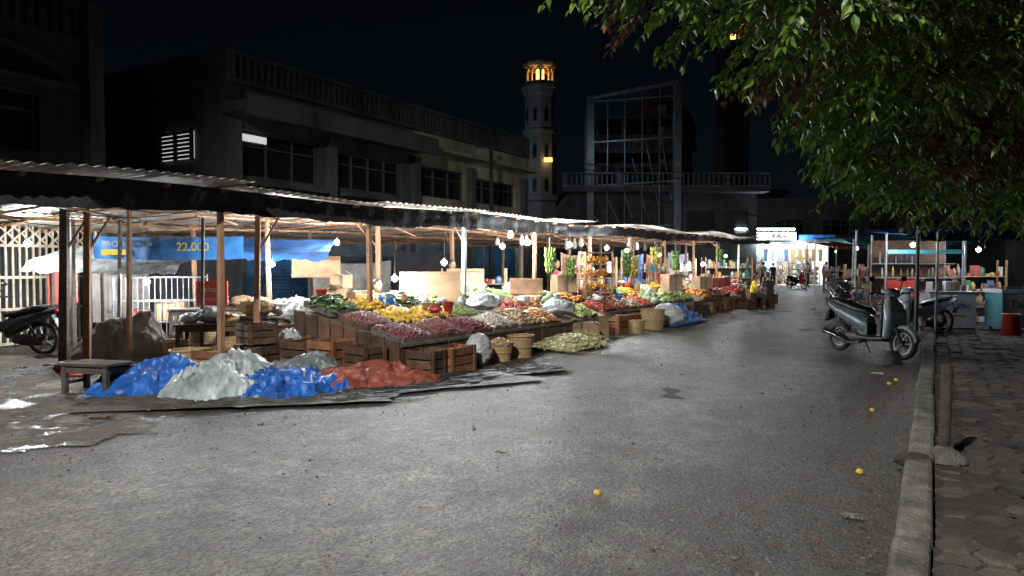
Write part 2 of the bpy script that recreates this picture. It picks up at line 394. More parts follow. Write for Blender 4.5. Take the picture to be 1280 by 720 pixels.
GOLD=mat('gold_dome',(.16,.10,.05),.7,.4,1,.1,8,metal=.2)
e=empty('mosque_building',(18.6,92,0)); b=MB()
b.lathe([(4.4,16.6),(4.7,17.6),(4.6,19),(3.9,20.6),(2.6,21.9),(1.2,22.8),(.3,23.6),(.12,24.8),(0,25)],(0,0,0),GOLD,28); b.build('dome',parent=e)
b=MB(); b.lathe([(4.2,10),(4.2,15.9),(4.8,16),(4.8,16.5),(4.4,16.6)],(0,0,0),WALLD,16,False)
b.bb(-12,14,-6,10,0,10,WALLD); b.bb(-12.3,14.3,-6.3,10,10,10.5,WALLD)
for k in range(9): b.bb(-10.5+k*2.7,-9.2+k*2.7,-6.06,-6.0,5,8.5,GLASSD); b.ball((-9.85+k*2.7,-6.0,8.5),(.65,.07,.65),GLASSD,12,6)
b.build('hall',parent=e)
l=bpy.data.lights.new('dome_flood','POINT'); l.energy=40; l.color=(1,.62,.28); l.shadow_soft_size=.3
o=bpy.data.objects.new('dome_flood',l); SC.collection.objects.link(o); o.location=(-1,-8,13); o.parent=e
# steel-framed building
e=empty('steel_frame_building',(5.4,50,0)); b=MB()
FR=mat('frame_pale_steel',(.26,.31,.34),.6,.3,2,.1,10)
WG=mat('frame_wall',(.08,.09,.10),.8,.5,.6,.2,8)
for (x,y) in ((0,0),(5.9,-.5),(.5,6),(6.2,6)):
    b.bb(x-.24,x+.24,y-.24,y+.24,0,13.8 if x>1 else 13.1,FR)
for z in (4,7,10,12.8): b.tube([(0,0,z),(5.9,-.5,z+.3)],.07,FR,6); b.tube([(0,0,z),(.5,6,z)],.07,FR,6)
b.tube([(0,0,13.1),(5.9,-.5,14.1)],.2,FR,6); b.tube([(0,0,13.1),(.5,6,13.1)],.14,FR,6)
for k in range(1,5): b.tube([(5.9*k/5,-.5*k/5,3),(5.9*k/5,-.5*k/5,13.1+.2*k)],.04,FR,6)
for k in range(6): b.tube([(.2+k*.9,-.1,5+k*1.3),(1.1+k*.9,-.2,4+k*.4)],.04,FR,5)
b.build('frame',parent=e)
b=MB(); b.bb(-1.5,12,1.5,14,0,6.6,WG)
facade(b,-1.5,12,0,6.6,1.3,[(0,2.4,3.6,5.6,'win'),(3,5.4,3.6,5.6,'win'),(7,9,3.4,5.4,'louv'),(9.6,11.4,3.4,5.4,'louv')],WG)
b.bb(-1.8,12.4,-.3,1.29,6.6,6.9,WG); b.bb(6,12.4,-.3,1.28,3.0,3.25,WG)
b.bb(.8,6.6,3,9,6.9,9.0,WG); b.bb(.6,6.8,2.8,9.2,9.7,9.95,WG); b.bb(.6,6.8,2.8,9.2,12.2,12.45,WG)
for (x,y) in ((.9,3.1),(2.8,3.1),(4.7,3.1),(6.5,3.1)): b.bb(x-.14,x+.14,y-.14,y+.14,9.95,12.2,WG)
for k in range(4): b.bb(1.2+k*1.35,2.1+k*1.35,2.93,3.0,7.3,8.7,GLASSD)
b.build('walls',parent=e)
b=MB(); parapet(b,-1.8,12.4,-.2,6.9,7.9,mat('balustrade_plaster',(.14,.15,.16),.8,.4,2,.1,10),.35); b.T=Matrix.Translation((0,2.9,0)); parapet(b,.6,6.8,0,9.95,10.6,WG,.3,3.1); b.build('balustrade',parent=e)
def darkblock(name,x,y,w_,d_,h,rz=0):
    e=empty(name,(x,y,0),rz); b=MB(); n=max(2,int(w_/3.5))
    ops=[(w_*(k+.2)/n,w_*(k+.8)/n,zz,zz+1.3,'win') for k in range(n) for zz in ([3.9] if h<8 else [3.9,7])]
    facade(b,0,w_,0,h,0,ops,WALLDD); b.add([(0,0,0),(0,d_,0),(0,d_,h),(0,0,h),(w_,0,0),(w_,d_,0),(w_,d_,h),(w_,0,h)],[(1,0,3,2),(4,5,6,7),(1,2,6,5),(3,7,6,2)],WALLDD)
    b.build('walls',parent=e); b=MB(); b.bb(-.3,w_+.3,-.5,d_,h,h+.25,WALLDD); b.build('roof',parent=e)
darkblock('dark_shophouse',13,58,30,10,6.6)
darkblock('dark_shophouse',26,38,26,10,8,math.radians(-60))
l=bpy.data.lights.new('frame_fill_lamp','POINT'); l.energy=30; l.color=(.8,.92,1); l.shadow_soft_size=.1  # added lamp without a fixture, brightens the steel-framed building
o=bpy.data.objects.new('frame_fill_lamp',l); SC.collection.objects.link(o); o.location=(1.2,-1.6,9.3); o.parent=e

# ---------------- market roof (stall frame)
e=empty('market_roof',A,SANG)
b=MB()
L0=-7; L1=28.2
def zr(p,q): 
    t=p/28.2; return 2.60+.10*t-.035*max(0,q)+.03*math.sin(p*.9)
p=L0
k=0
while p<L1:
    w_=R.uniform(2.2,3.2); p2=min(p+w_,L1+.2); dz=R.uniform(-.03,.05); q0=-R.uniform(.2,.55); sk_=R.uniform(-.02,.02)
    nx=max(4,int((p2-p)/.038))
    for (qa,qb,zz) in ((q0,2.6,.0),(2.4,5.0,-.03),(4.8,7.6,-.06)):
        b.grid(nx,4,lambda u,v,p=p,p2=p2,qa=qa,qb=qb,zz=zz,dz=dz,sk_=sk_:(p+(p2-p)*u,qa+(qb-qa)*v,zr(p+(p2-p)*u,qa+(qb-qa)*v)+zz+dz+sk_*(u-.5)*4+.016*math.sin((p+(p2-p)*u)*2*math.pi/.152)),ZINC)
    p=p2-.08; k+=1
b.build('corrugated_sheets',parent=e)
b=MB()
b.grid(500,8,lambda u,v:(L0+(L1-L0)*u, .02+.03*nz(u*60,v*2)+.008*math.sin(u*500), zr(L0+(L1-L0)*u,0)-.03-v*(.22+.14*(1-u)+.05*fbm(u*30,.4)+.03*nz(u*190,1))),BLACKM)
b.build('black_valance',parent=e)
b=MB()
for q in (.12,2.3,4.6,7.2):
    p=L0
    while p<L1-.1:
        p2=min(p+2.68,L1); b.tube([(p,q,zr(p,q)-.10-R.uniform(0,.04)),(p2+.05,q,zr(p2,q)-.10-R.uniform(0,.04))],.03,WOOD,6,False); p=p2
p=L0
while p<L1:
    b.tube([(p,-.1,zr(p,0)-.06),(p+R.uniform(-.1,.1),7.3,zr(p,7.3)-.10)],.024,WOOD,5,False); p+=.8
for k in range(16):
    p=R.uniform(-3,26); q=R.uniform(.3,3); b.tube([(p,q,zr(p,q)-.14),(p+R.uniform(1,2.2),q+R.uniform(-.5,.8),zr(p,q)-R.uniform(.2,.42))],.018,WOOD,5,False)
b.build('rafters',parent=e)
for p in [2.55-2.7*2,2.55-2.7]+[2.55,5.43,8.0,10.7,13.4,16.1,18.8,21.5,24.2,27]:
    for q in (.1,2.3,4.6,7.1):
        if p<2 and q<4: continue
        b=MB(); pp=p+R.uniform(-.08,.08)+(0 if q<1 else R.uniform(-.35,.35)); h=zr(pp,q)-.1
        ln=R.uniform(-.07,.07)
        m=WOOD if q<1 else R.choice([WOOD,WOODG,WOOD])
        if abs(p-8)<.1 and q<1: m=STEEL
        wdt=.038 if q<1 else R.uniform(.03,.042)
        b.loft([[(sx*wdt/1+ln*0,sy*wdt,0) for sx,sy in((-1,-1),(1,-1),(1,1),(-1,1))],[(sx*wdt*.9+ln,sy*wdt*.9,h) for sx,sy in((-1,-1),(1,-1),(1,1),(-1,1))]],m,False)
        if R.random()<.3: b.tube([(ln*.7,.03,h*.8),(R.uniform(-.4,.4),.3,h-.02)],.016,m,5,False)
        b.build('wooden_post',Q(pp,q),SANG,bevel=.006)
for (x,y,wd,m) in ((-6.33,10.67,.05,WOOD),(-6.75,10.8,.062,WOODG),(-4.1,11.5,.045,WOOD),(-5.15,11.9,.028,WOODG),(-6.9,12.6,.03,WOODG)):
    b=MB(); b.loft([[(sx*wd,sy*wd,0) for sx,sy in((-1,-1),(1,-1),(1,1),(-1,1))],[(sx*wd*.85+.05,sy*wd*.85,2.42) for sx,sy in((-1,-1),(1,-1),(1,1),(-1,1))]],m,False)
    if wd>.04: b.tube([(.03,0,1.75),(.35,.1,2.35)],.022,m,5,False)
    b.build('wooden_post',(x,y,0),R.uniform(-.2,.4),bevel=.006)

# ---------------- bulbs
def bulb(x,y,z,top=2.5,m=BULB,r=.05):
    b=MB(); b.ball((0,0,0),r,m,8,6)
    b.tube([(0,0,r*.95),(0,0,r*2.0)],r*.32,DSTEEL,6); b.tube([(0,0,r*1.9),(.01,.02,(top-z)*.5+r),(0,0,top-z)],.005,RUBBER,4)
    b.build('hanging_bulb',(x,y,z))
for t in ((-2.12,13,1.34),(-1.32,14,1.63),(-.2,15,1.97),(.36,16,2.08),(1.4,17.5,2.07),(2.5,19,2.02),(3.4,21.3,2.0),(4.9,24,1.92),(6.9,26,1.6),(8.9,30,1.93),(-4.17,12.5,1.6),(-6.6,13,1.28),(-3.4,14,2.02),(-8.2,12.2,1.95)):
    bulb(*t)

# ---------------- produce
def pmat(n,c,c2=None,rough=.5): return mat('produce_'+n,c,rough,.3,12,.1,60,island=.35,c2=c2)
PR={
 'red_onion_pile':(pmat('red_onion',(.15,.038,.05)),.030,(1,1,.9)),
 'shallot_pile':(pmat('shallot',(.20,.075,.07)),.024,(1,1,1.2)),
 'mango_pile':(pmat('mango',(.70,.44,.05)),.040,(1.25,.9,.9)),
 'orange_pile':(pmat('orange',(.55,.24,.05)),.038,(1,1,.95)),
 'potato_pile':(pmat('potato',(.34,.24,.13)),.038,(1.3,1,.85)),
 'tomato_pile':(pmat('tomato',(.34,.05,.03)),.034,(1,1,.85)),
 'lime_pile':(pmat('lime',(.17,.25,.06)),.026,(1,1,1)),
 'cabbage_pile':(pmat('cabbage',(.28,.36,.19)),.085,(1,1,.85)),
 'garlic_pile':(pmat('garlic',(.50,.46,.39)),.028,(1,1,.9)),
 'cucumber_pile':(pmat('cucumber',(.06,.13,.04)),.026,(2.8,1,1)),
 'carrot_pile':(pmat('carrot',(.40,.18,.06)),.022,(3.2,1,1)),
 'leafy_greens_pile':(pmat('greens',(.05,.12,.03)),.05,(2.2,.8,.3)),
 'green_apple_pile':(pmat('green_apple',(.35,.38,.15)),.036,(1,1,.9)),
 'red_apple_pile':(pmat('red_apple',(.28,.09,.06)),.036,(1,1,.9)),
 'corn_pile':(pmat('corn_husk',(.34,.33,.16)),.030,(3.2,1,1)),
}
def heap(kind,p,q,z,w_,d_,h,slope=0.3,big=1.0,rz=0):
    m,r,sc=PR[kind]; r*=big; b=MB(); st=r*1.55
    w_*=R.uniform(.85,1.05); d_*=R.uniform(.85,1.0); h*=R.uniform(.5,1.25); ox=R.uniform(-.15,.15); oy=R.uniform(-.15,.15)
    def hh(x,y): 
        a=abs(2*x/w_+ox*(1-abs(2*x/w_))); c=abs(2*y/d_+oy*(1-abs(2*y/d_)))
        return h*(max(0,1-a**2)*max(0,1-c**2))**.75*(1+.35*nz(x*5+p,y*5+q))
    y=-d_/2
    while y<d_/2:
        x=-w_/2
        stx=st*sc[0]**.6
        while x<w_/2:
            xx=x+R.uniform(-.35,.35)*r; yy=y+R.uniform(-.35,.35)*r
            zz=hh(xx,yy)+R.uniform(0,.8)*r
            M=(Matrix.Rotation(R.uniform(0,6.28) if sc[0]<2 else R.gauss(1.2,.45),3,'Z')@Matrix.Rotation(R.uniform(-.4,.4),3,'Y'))
            k=R.uniform(.8,1.18); b.ball((xx,yy,zz+slope*yy+r*.7),(r*sc[0]*k,r*sc[1]*k,r*sc[2]*k),m,7,4,M)
            x+=stx
        y+=st
    b.grid(8,8,lambda u,v:((u-.5)*w_,(v-.5)*d_, hh((u-.5)*w_,(v-.5)*d_)+slope*(v-.5)*d_),m)
    if z>.2:
        fm=R.choice([WOODD,WOODD,WOODG,CARD])
        for sg in (-1,1):
            b.box((sg*(w_/2+.012),0,0),(.016,d_+.03,.10),fm,rx=math.atan(slope)); 
        b.box((0,-d_/2-.012,-slope*d_/2+.0),(w_+.04,.016,.10),fm); b.box((0,d_/2+.012,slope*d_/2),(w_+.04,.016,.10),fm)
    b.build(kind,Q(p,q,z),SANG+rz)
def sack(loc,rx_,ry_,rz_,m,name='plastic_sack',amp=.25,f=2.2,rot=0):
    b=MB(); s0=R.uniform(0,50)
    b.ball((0,0,rz_*.85),(rx_,ry_,rz_),m,30,20,fn=lambda p:.9+amp*(.7-abs(fbm(p.x*f+s0,p.y*f,p.z*f))*1.3)*(1 if p.z>-.4 else .2)-.12*abs(nz(p.x*7+s0,p.y*7,p.z*7)))
    b.v=[(x,y,max(z,0)) for x,y,z in b.v]
    b.build(name,loc,rot)
kinds=[['red_onion_pile','shallot_pile','red_onion_pile','garlic_pile','potato_pile','carrot_pile','cucumber_pile','green_apple_pile'],
       ['shallot_pile','mango_pile','mango_pile','lime_pile','cabbage_pile','tomato_pile','carrot_pile','cabbage_pile'],
       ['leafy_greens_pile','mango_pile','leafy_greens_pile','green_apple_pile','leafy_greens_pile','cabbage_pile','lime_pile','red_apple_pile']]
for j,(q,z) in enumerate(((-1.25,.56),(-.5,.72),(.25,.90))):
    for i in range(8):
        if (i,j) in ((6,0),(4,1),(7,2)):
            sack(Q(4.75+i*.78,q,z),.3,.26,.16,R.choice([CLEAR,WHITEPL]),'plastic_bag',.5,3); continue
        heap(kinds[j][i],4.75+i*.78,q,z,.66,.62,.13,.22,rz=R.uniform(-.06,.06))
for i,kk in enumerate(['tomato_pile','red_apple_pile','potato_pile','tomato_pile','cabbage_pile','lime_pile']):
    heap(kk,12.2+i*.8,-.75,.56,.68,.6,.12,.22,1.15); heap(['orange_pile','garlic_pile','red_apple_pile','leafy_greens_pile','mango_pile','orange_pile'][i],12.2+i*.8,0,.75,.68,.6,.13,.22,1.15)
for i in range(11):
    if i%4!=2: heap(R.choice(list(PR)),17.4+i*.95,-.5,.55,.85,.7,.14,.22,1.7)
    heap(R.choice(list(PR)),17.4+i*.95,.3,.75,.85,.7,.16,.22,1.7)
heap('corn_pile',8.6,-1.95,.05,1.5,.9,.16,.05)
heap('corn_pile',9.6,-1.7,.06,1.0,.8,.18,.05)
for k in range(60):
    p=R.uniform(4.6,16.4); q=R.uniform(-1.0,.6); zz=.50+(q+1.6)*.19+.14
    if p>11: zz-=.03
    t=R.random()
    if t<.45: sack(Q(p,q,zz),R.uniform(.06,.14),R.uniform(.05,.1),R.uniform(.04,.09),R.choice([CLEAR,WHITEPL,CLEAR,REDPL,BLUEPL,CARD]),'plastic_bag',.5,3)
    elif t<.7:
        b=MB(); b.box((0,0,.09),(.16,.005,.11),R.choice([CARD,WHITEPL]),rx=-.2); b.box((0,.01,.03),(.01,.01,.14),WOOD); b.build('price_card',Q(p,q,zz),SANG+R.uniform(-.5,.5))
    else:
        b=MB(); hgt=R.uniform(.08,.2); b.lathe([(.06,0),(.10,hgt),(.108,hgt),(.10,hgt-.01),(.06,.01)],(0,0,0),R.choice([REDPL,GREENPL,BLUEPL,BAMB,BAMB]),14,True,False)
        b.lathe([(0,hgt*.8),(.095,hgt*.75)],(0,0,0),WOODD,10); b.build('plastic_bowl',Q(p,q,zz),0)
for (p0,p1,qf,qb,zf,zb) in ((4.3,11.2,-1.6,.65,.46,.88),(11.7,16.7,-1.1,.4,.46,.76),(16.9,28,-.9,.75,.44,.76)):
    b=MB()
    b.add([(p0,qf,zf),(p1,qf,zf),(p1,qb,zb),(p0,qb,zb),(p0,qf,zf-.04),(p1,qf,zf-.04),(p1,qb,zb-.04),(p0,qb,zb-.04)],[(0,1,2,3),(7,6,5,4),(0,4,5,1),(1,5,6,2),(2,6,7,3),(3,7,4,0)],WOODG)
    x=p0+.05
    while x<p1:
        b.bb(x,x+.06,qf+.06,qf+.12,0,zf-.04,WOODD); b.bb(x,x+.06,qb-.12,qb-.06,0,zb-.05,WOODD); x+=1.35
    x=p0
    while x<p1-.2:
        b.box((x+.14,qf+.03,zf/2),(.25,.018,zf-.06),WOODD,rz=R.uniform(-.03,.03)); x+=.28
    y=qf
    while y<qb-.1: b.box((p0-.01,y+.14,zf/2+.04+.09*(y-qf)),(.018,.25,zf+.02+.18*(y-qf)),WOODD,rx=R.uniform(-.03,.03)); y+=.28
    b.build('market_stall_table',A,SANG)
def crate(p,q,w_,d_,h,m,rz=0,name='wooden_crate',fill=None,z=0):
    b=MB(); n=max(3,int(h/.11)); sh=h/n
    for k in range(n):
        z_=sh*(k+.5)
        for sg in (-1,1):
            b.box((0,sg*d_/2,z_),(w_,.014,sh*.84),m,rx=R.uniform(-.03,.03)); b.box((sg*w_/2,0,z_),(.014,d_-.03,sh*.84),m)
    for sx in(-1,1):
        for sy in (-1,1): b.box((sx*(w_/2-.03),sy*(d_/2-.03),h/2),(.035,.035,h),m); b.box((sx*(w_/2-.03),sy*(d_/2+.014),h/2),(.06,.014,h),m)
    b.box((0,0,.02),(w_-.02,d_-.02,.02),m)
    b.box((0,0,h*.85),(w_-.03,d_-.03,.01),fill or WOODD)
    b.build(name,Q(p,q,z),SANG+rz)
def basket(p,q,r,h,fill=None,m=BAMB,name='woven_basket'):
    b=MB(); n=28; rings=[]
    for k in range(13):
        t=k/12; rr=r*(.78+.22*t)
        rings.append([Vector(((rr+.008*math.sin(a*14*1+ (k%2)*math.pi))*math.cos(a),(rr+.008*math.sin(a*14+(k%2)*math.pi))*math.sin(a),h*t)) for a in [2*math.pi*j/n for j in range(n)]])
    b.loft(rings,m,False,False); b.lathe([(0,h*.8),(r*.94,h*.8)],(0,0,0),WOODD,16)
    for z_ in (h,h*.5,.02): b.tube([((r*(.8+.22*z_/h))*math.cos(a),(r*(.8+.22*z_/h))*math.sin(a),z_) for a in [2*math.pi*j/20 for j in range(21)]],.012,m,5)
    if fill:
        mm,rr,sc=PR[fill]
        for k in range(60):
            a=R.uniform(0,6.28); q_=r*math.sqrt(R.random())*.9; b.ball((q_*math.cos(a),q_*math.sin(a),h*.85+.1*(1-(q_/r)**2)),(rr*sc[0],rr*sc[1],rr*sc[2]),mm,7,4,Matrix.Rotation(R.uniform(0,6),3,'Z'))
    b.build(name,Q(p,q),SANG)
crate(3.95,-.1,.62,.5,.48,WOODD,.04); crate(3.9,-.65,.5,.45,.52,WOODO,.05); crate(4.0,-1.2,.42,.4,.46,WOODD,-.04)
crate(4.5,-1.9,.34,.42,.40,WOODD,.1); crate(5.05,-1.95,.62,.36,.40,WOODO,.04,fill=PR['shallot_pile'][0])
crate(3.5,.45,.5,.5,.42,WOODD,.1); crate(4.0,.5,.6,.5,.5,WOODO); crate(3.1,.9,.5,.45,.36,WOODO,.3); crate(3.5,.5,.45,.4,.3,WOODD,-.2,z=.43)
sack(Q(5.75,-1.9),.22,.2,.28,CLEAR); basket(7.05,-1.85,.23,.38); basket(6.45,-1.85,.2,.32,'potato_pile')
basket(13.2,-1.75,.3,.5,m=BAMB); basket(12.1,-1.8,.2,.3)
for i in range(13):
    crate(11.9+i*1.0,-1.25+.05*i-R.uniform(0,.15),R.uniform(.5,.68),.42,.34+.14*R.random(),R.choice([WOODO,WOODD,WOODO]),R.uniform(-.15,.15))
for i in range(5):
    crate(23.2+i*.9,-1.3,.5,.4,.4+.3*(i%2),R.choice([WOODO,WOODD]),R.uniform(-.1,.1))
sack(Q(14.3,-1.7),.42,.4,.32,WHITEPL,'white_sack')
for (x,y,a,c,d,m,nm) in ((-3.35,11.9,.42,.35,.38,CLEAR,'plastic_bag'),(-2.9,12.4,.4,.35,.5,WHITEPL,'plastic_bag'),(-2.6,11.7,.32,.28,.36,CLEAR,'plastic_bag'),(-3.4,11.0,.2,.18,.30,CLEAR,'plastic_bag'),(-2.2,12.3,.3,.3,.52,BLUEPL,'plastic_bag'),(-3.8,12.7,.4,.3,.5,WHITEPL,'plastic_bag'),(-1.7,12.9,.35,.3,.5,CLEAR,'plastic_bag'),(-6.35,10.3,.2,.14,.1,REDPL,'red_plastic_bag'),(-6.05,9.95,.2,.12,.08,REDPL,'red_plastic_bag')):
    sack((x,y,.02),a,c,d,m,nm,.5,2.5)
def lowtable(x,y,w_,d_,h,m,rz=0,name='wooden_table'):
    b=MB()
    n=max(2,int(d_/.14))
    for k in range(n): b.box((0,-d_/2+d_*(k+.5)/n,h-.02),(w_,d_/n*.93,.035),m,ry=R.uniform(-.005,.005))
    for sx in(-1,1):
        for sy in(-1,1): b.box((sx*(w_/2-.06),sy*(d_/2-.05),(h-.035)/2),(.06,.06,h-.035),m)
        b.box((sx*(w_/2-.06),0,h-.09),(.04,d_-.1,.07),m); b.box((sx*(w_/2-.06),0,h*.35),(.03,d_-.1,.04),m)
    for sy in(-1,1): b.box((0,sy*(d_/2-.05),h-.09),(w_-.1,.03,.07),m)
    return b.build(name,(x,y,.03),rz,bevel=.006)
BENCHW=mat('bench_wood',(.05,.042,.036),.85,.4,6,.5,50,island=.3)
lowtable(-5.08,8.75,.72,.42,.38,BENCHW,-.25,'wooden_bench')
lowtable(-4.9,11.7,1.0,.7,.62,WOODD,.2); lowtable(-4.2,12.2,1.2,.7,.7,WOODG,.1); lowtable(-3.6,12.0,1.2,.8,.6,WOODD,.5)
lowtable(-5.6,13.6,1.6,.7,.75,WOODG,.3); lowtable(-3.1,13.8,1.6,.7,.8,WOODG,.6)
def bask2(x,y,r,h):
    d=Vector((x,y,0))-A; p=d.x*math.cos(SANG)+d.y*math.sin(SANG); q=-d.x*math.sin(SANG)+d.y*math.cos(SANG); basket(p,q,r,h)
bask2(-5.35,12.3,.27,.5); bask2(-4.9,10.9,.28,.3); bask2(-5.5,11.7,.2,.35); bask2(-4.3,11.2,.2,.45)
basket(6.4,2.0,.26,.75); basket(5.6,1.7,.25,.6)
for (x,y,z,a,m) in ((-4.9,11.7,.64,.22,CLEAR),(-4.3,12.1,.72,.28,CARD),(-3.9,12.3,.72,.24,WHITEPL),(-3.5,11.9,.62,.28,CLEAR),(-5.2,11.6,.64,.15,WHITEPL),(-3.2,12.2,.62,.22,BLUEPL),(-5.6,13.5,.77,.25,WHITEPL),(-5.1,13.6,.77,.2,CARD),(-4.55,11.5,.64,.16,CARD),(-3.9,11.0,.0,.22,CLEAR),(-4.45,10.8,.0,.25,WOODD)):
    sack((x,y,z),a,a*.8,a*.6,m,'plastic_bag',.5,3)
def board(name,p,q,w_,h,z,m,rz=0,th=.02,tilt=0):
    b=MB(); b.box((0,0,h/2),(w_,th,h),m,rx=tilt); 
    for k in range(3): b.box((-w_/2+w_*(k+.5)/3,-th/2-.012,h/2),(.05,.02,h*.98),WOODG if m is not CARD else CARD,rx=tilt)
    b.build(name,Q(p,q,z),SANG+rz)
PLY=mat('plywood',(.30,.20,.115),.8,.4,3,.1,30,stretch=(.3,1,1),detail=6)
def boardX(name,x,y,w_,h,z,m): 
    b=MB(); b.box((0,0,h/2),(w_,.02,h),m,rx=-.05)
    b.box((0,-.03,h*.95),(w_,.03,.04),WOOD); b.box((0,-.03,.04),(w_,.03,.04),WOOD)
    b.build(name,(x,y,z),.08)
boardX('plywood_board',-1.55,13.6,1.15,.68,.78,PLY); boardX('plywood_board',-1.0,15.5,.8,.5,1.0,CARD); boardX('cardboard_panel',.3,15.2,.7,.35,.95,CARD)
boardX('cardboard_panel',-3.7,13.6,.9,.4,1.35,CARD)
for (x,y,z,w_,h) in ((-3.3,13.5,.8,.45,.35),(-2.8,13.6,.8,.4,.3),(-3.2,13.5,1.15,.4,.25),(1.2,16.8,.95,.5,.4),(4.7,21.2,.8,.5,.5),(6.2,23.5,.8,.5,.4),(1.35,14.75,.0,.75,.42),(1.7,15.5,.0,.6,.5)):
    b=MB(); b.box((0,0,h/2),(w_,w_*.8,h),CARD); b.box((0,-w_*.4-.004,h*.5),(.05,.004,h*.95),WOODG); b.box((-w_*.32,-w_*.42,h+.04),(w_*.3,.2,.006),CARD,ry=-.7); b.box((w_*.32,-w_*.42,h+.04),(w_*.3,.2,.006),CARD,ry=.7)
    b.build('cardboard_box',(x,y,z),R.uniform(0,.6))
for (x,y,z) in ((7.2,25.2,.8),(7.6,25.9,.8),(6.8,24.6,.8)):
    b=MB(); b.box((0,0,.17),(.5,.36,.34),REDPL); b.box((0,0,.3),(.53,.39,.04),REDPL); b.box((0,0,.05),(.53,.39,.04),REDPL); b.build('red_plastic_crate',(x,y,z),.9,bevel=.01)

def curtain(name,p0,p1,q,z0,z1,m,amp=.06):
    b=MB(); s0=R.uniform(0,99)
    b.grid(50,14,lambda u,v:(p0+(p1-p0)*u,q+amp*nz(u*9+s0,v*1.5)*(1.2-v)+.03*math.sin(u*40)*(1-v),z0+(z1-z0)*v-.15*(1-abs(2*u-1)**2*1)*v*.6),m); b.build(name,A,SANG)
def stripemat(name,c1,c2,sc,ax=0):
    m,n,b=nt(name); N=n.nodes;L=n.links; tc=N.new('ShaderNodeTexCoord'); sx=N.new('ShaderNodeSeparateXYZ'); L.new(tc.outputs['Object'],sx.inputs[0])
    a=N.new('ShaderNodeMath'); a.operation='MULTIPLY'; a.inputs[1].default_value=sc; L.new(sx.outputs[ax],a.inputs[0])
    f=N.new('ShaderNodeMath'); f.operation='FRACT'; L.new(a.outputs[0],f.inputs[0]); r=N.new('ShaderNodeValToRGB'); r.color_ramp.interpolation='CONSTANT'
    L.new(f.outputs[0],r.inputs[0]); r.color_ramp.elements[0].color=(*c1,1); r.color_ramp.elements[1].color=(*c2,1); r.color_ramp.elements[1].position=.6
    L.new(r.outputs[0],b.inputs['Base Color']); b.inputs['Roughness'].default_value=.8; return m
STR=stripemat('striped_cloth',(.30,.08,.06),(.38,.28,.2),5)
STR2=stripemat('striped_sack',(.4,.4,.42),(.2,.3,.45),3)
TEAL=mat('teal_tarp',(.03,.17,.20),.5,.4,2,.3,10); ORT=mat('orange_tarp',(.60,.16,.03),.5,.4,2,.3,10); GRT=mat('grey_cloth',(.16,.15,.14),.8,.4,2,.4,12)
curtain('striped_cloth_curtain',15.3,16.9,2.0,.5,1.95,STR); curtain('black_tarp_curtain',4.5,7,5.6,.4,2.2,BLACKM); curtain('grey_cloth_curtain',8,10.6,4.4,.3,1.7,GRT); curtain('blue_tarp_curtain',20,22,2.2,.5,2.0,BLUEPL)
curtain('grey_cloth_curtain',17.5,19.5,3,.3,1.9,GRT); curtain('orange_tarp_curtain',23,24.5,2.5,.3,2.0,ORT); curtain('striped_sack_curtain',25,27.5,2.4,.3,2.1,STR2); curtain('black_tarp_curtain',11,14,4.6,.3,2.0,BLACKM)
COL=[mat('goods_%d'%i,c,.5,.2,8,.05,30) for i,c in enumerate([(.28,.05,.04),(.33,.26,.08),(.06,.13,.24),(.38,.38,.36),(.06,.16,.09),(.26,.20,.15),(.33,.19,.09),(.12,.12,.13),(.42,.42,.39),(.16,.10,.07)])]
def rack(name,loc,rz,w_,h,d_=.4,n=4,frame=WOOD,seed=0):
    b=MB()
    for sx in(-1,1):
        for sy in(-1,1): b.box((sx*w_/2,sy*d_/2,h/2),(.04,.04,h),frame)
    for k in range(n):
        z=.12+k*(h-.15)/n
        b.box((0,0,z),(w_-.05,d_-.02,.02),frame); x=-w_/2+.06
        while x<w_/2-.1:
            ww=R.uniform(.05,.18); hh=R.uniform(.06,(h-.15)/n*.85)
            if R.random()<.5: b.box((x+ww/2,-d_*.2+R.uniform(-.04,.04),z+.011+hh/2),(ww*.9,d_*.45,hh),R.choice(COL),rz=R.uniform(-.2,.2))
            else: b.lathe([(0,0),(ww*.42,0),(ww*.42,hh*.75),(ww*.2,hh*.85),(ww*.2,hh),(0,hh)],(x+ww/2,-d_*.2,z+.011),R.choice(COL),8)
            x+=ww
    b.build(name,loc,rz)
rack('goods_shelf',(2.2,20.2,0),.1,1.4,1.8); rack('goods_shelf',(4.1,22.8,0),.3,1.6,1.8); rack('goods_shelf',(5.9,26.5,0),.4,1.8,1.8)
rack('goods_shelf',(-.9,17.0,0),.1,1.5,1.5); rack('goods_shelf',(9.4,31.5,0),.2,2.2,1.9)
b=MB()
for sx in(-.35,.35):
    for sy in (-.2,.2): b.box((sx,sy,.95),(.035,.035,1.9),WOOD)
for z in (.9,1.25,1.6,1.88): b.box((0,0,z),(.74,.44,.03),WOOD)
m,r_,sc=PR['orange_pile']
for z in (.93,1.28,1.6):
    for k in range(70): b.ball((R.uniform(-.3,.3),R.uniform(-.18,.18),z+R.uniform(.03,.18)),.036,m,7,4)
b.build('orange_display_rack',(2.05,17.6,0),.3)
BAN=mat('banana_green',(.15,.24,.05),.5,.3,6,.1,20,island=.3); BANY=mat('banana_yellow',(.40,.34,.06),.5,.25,6,.1,20,island=.2)
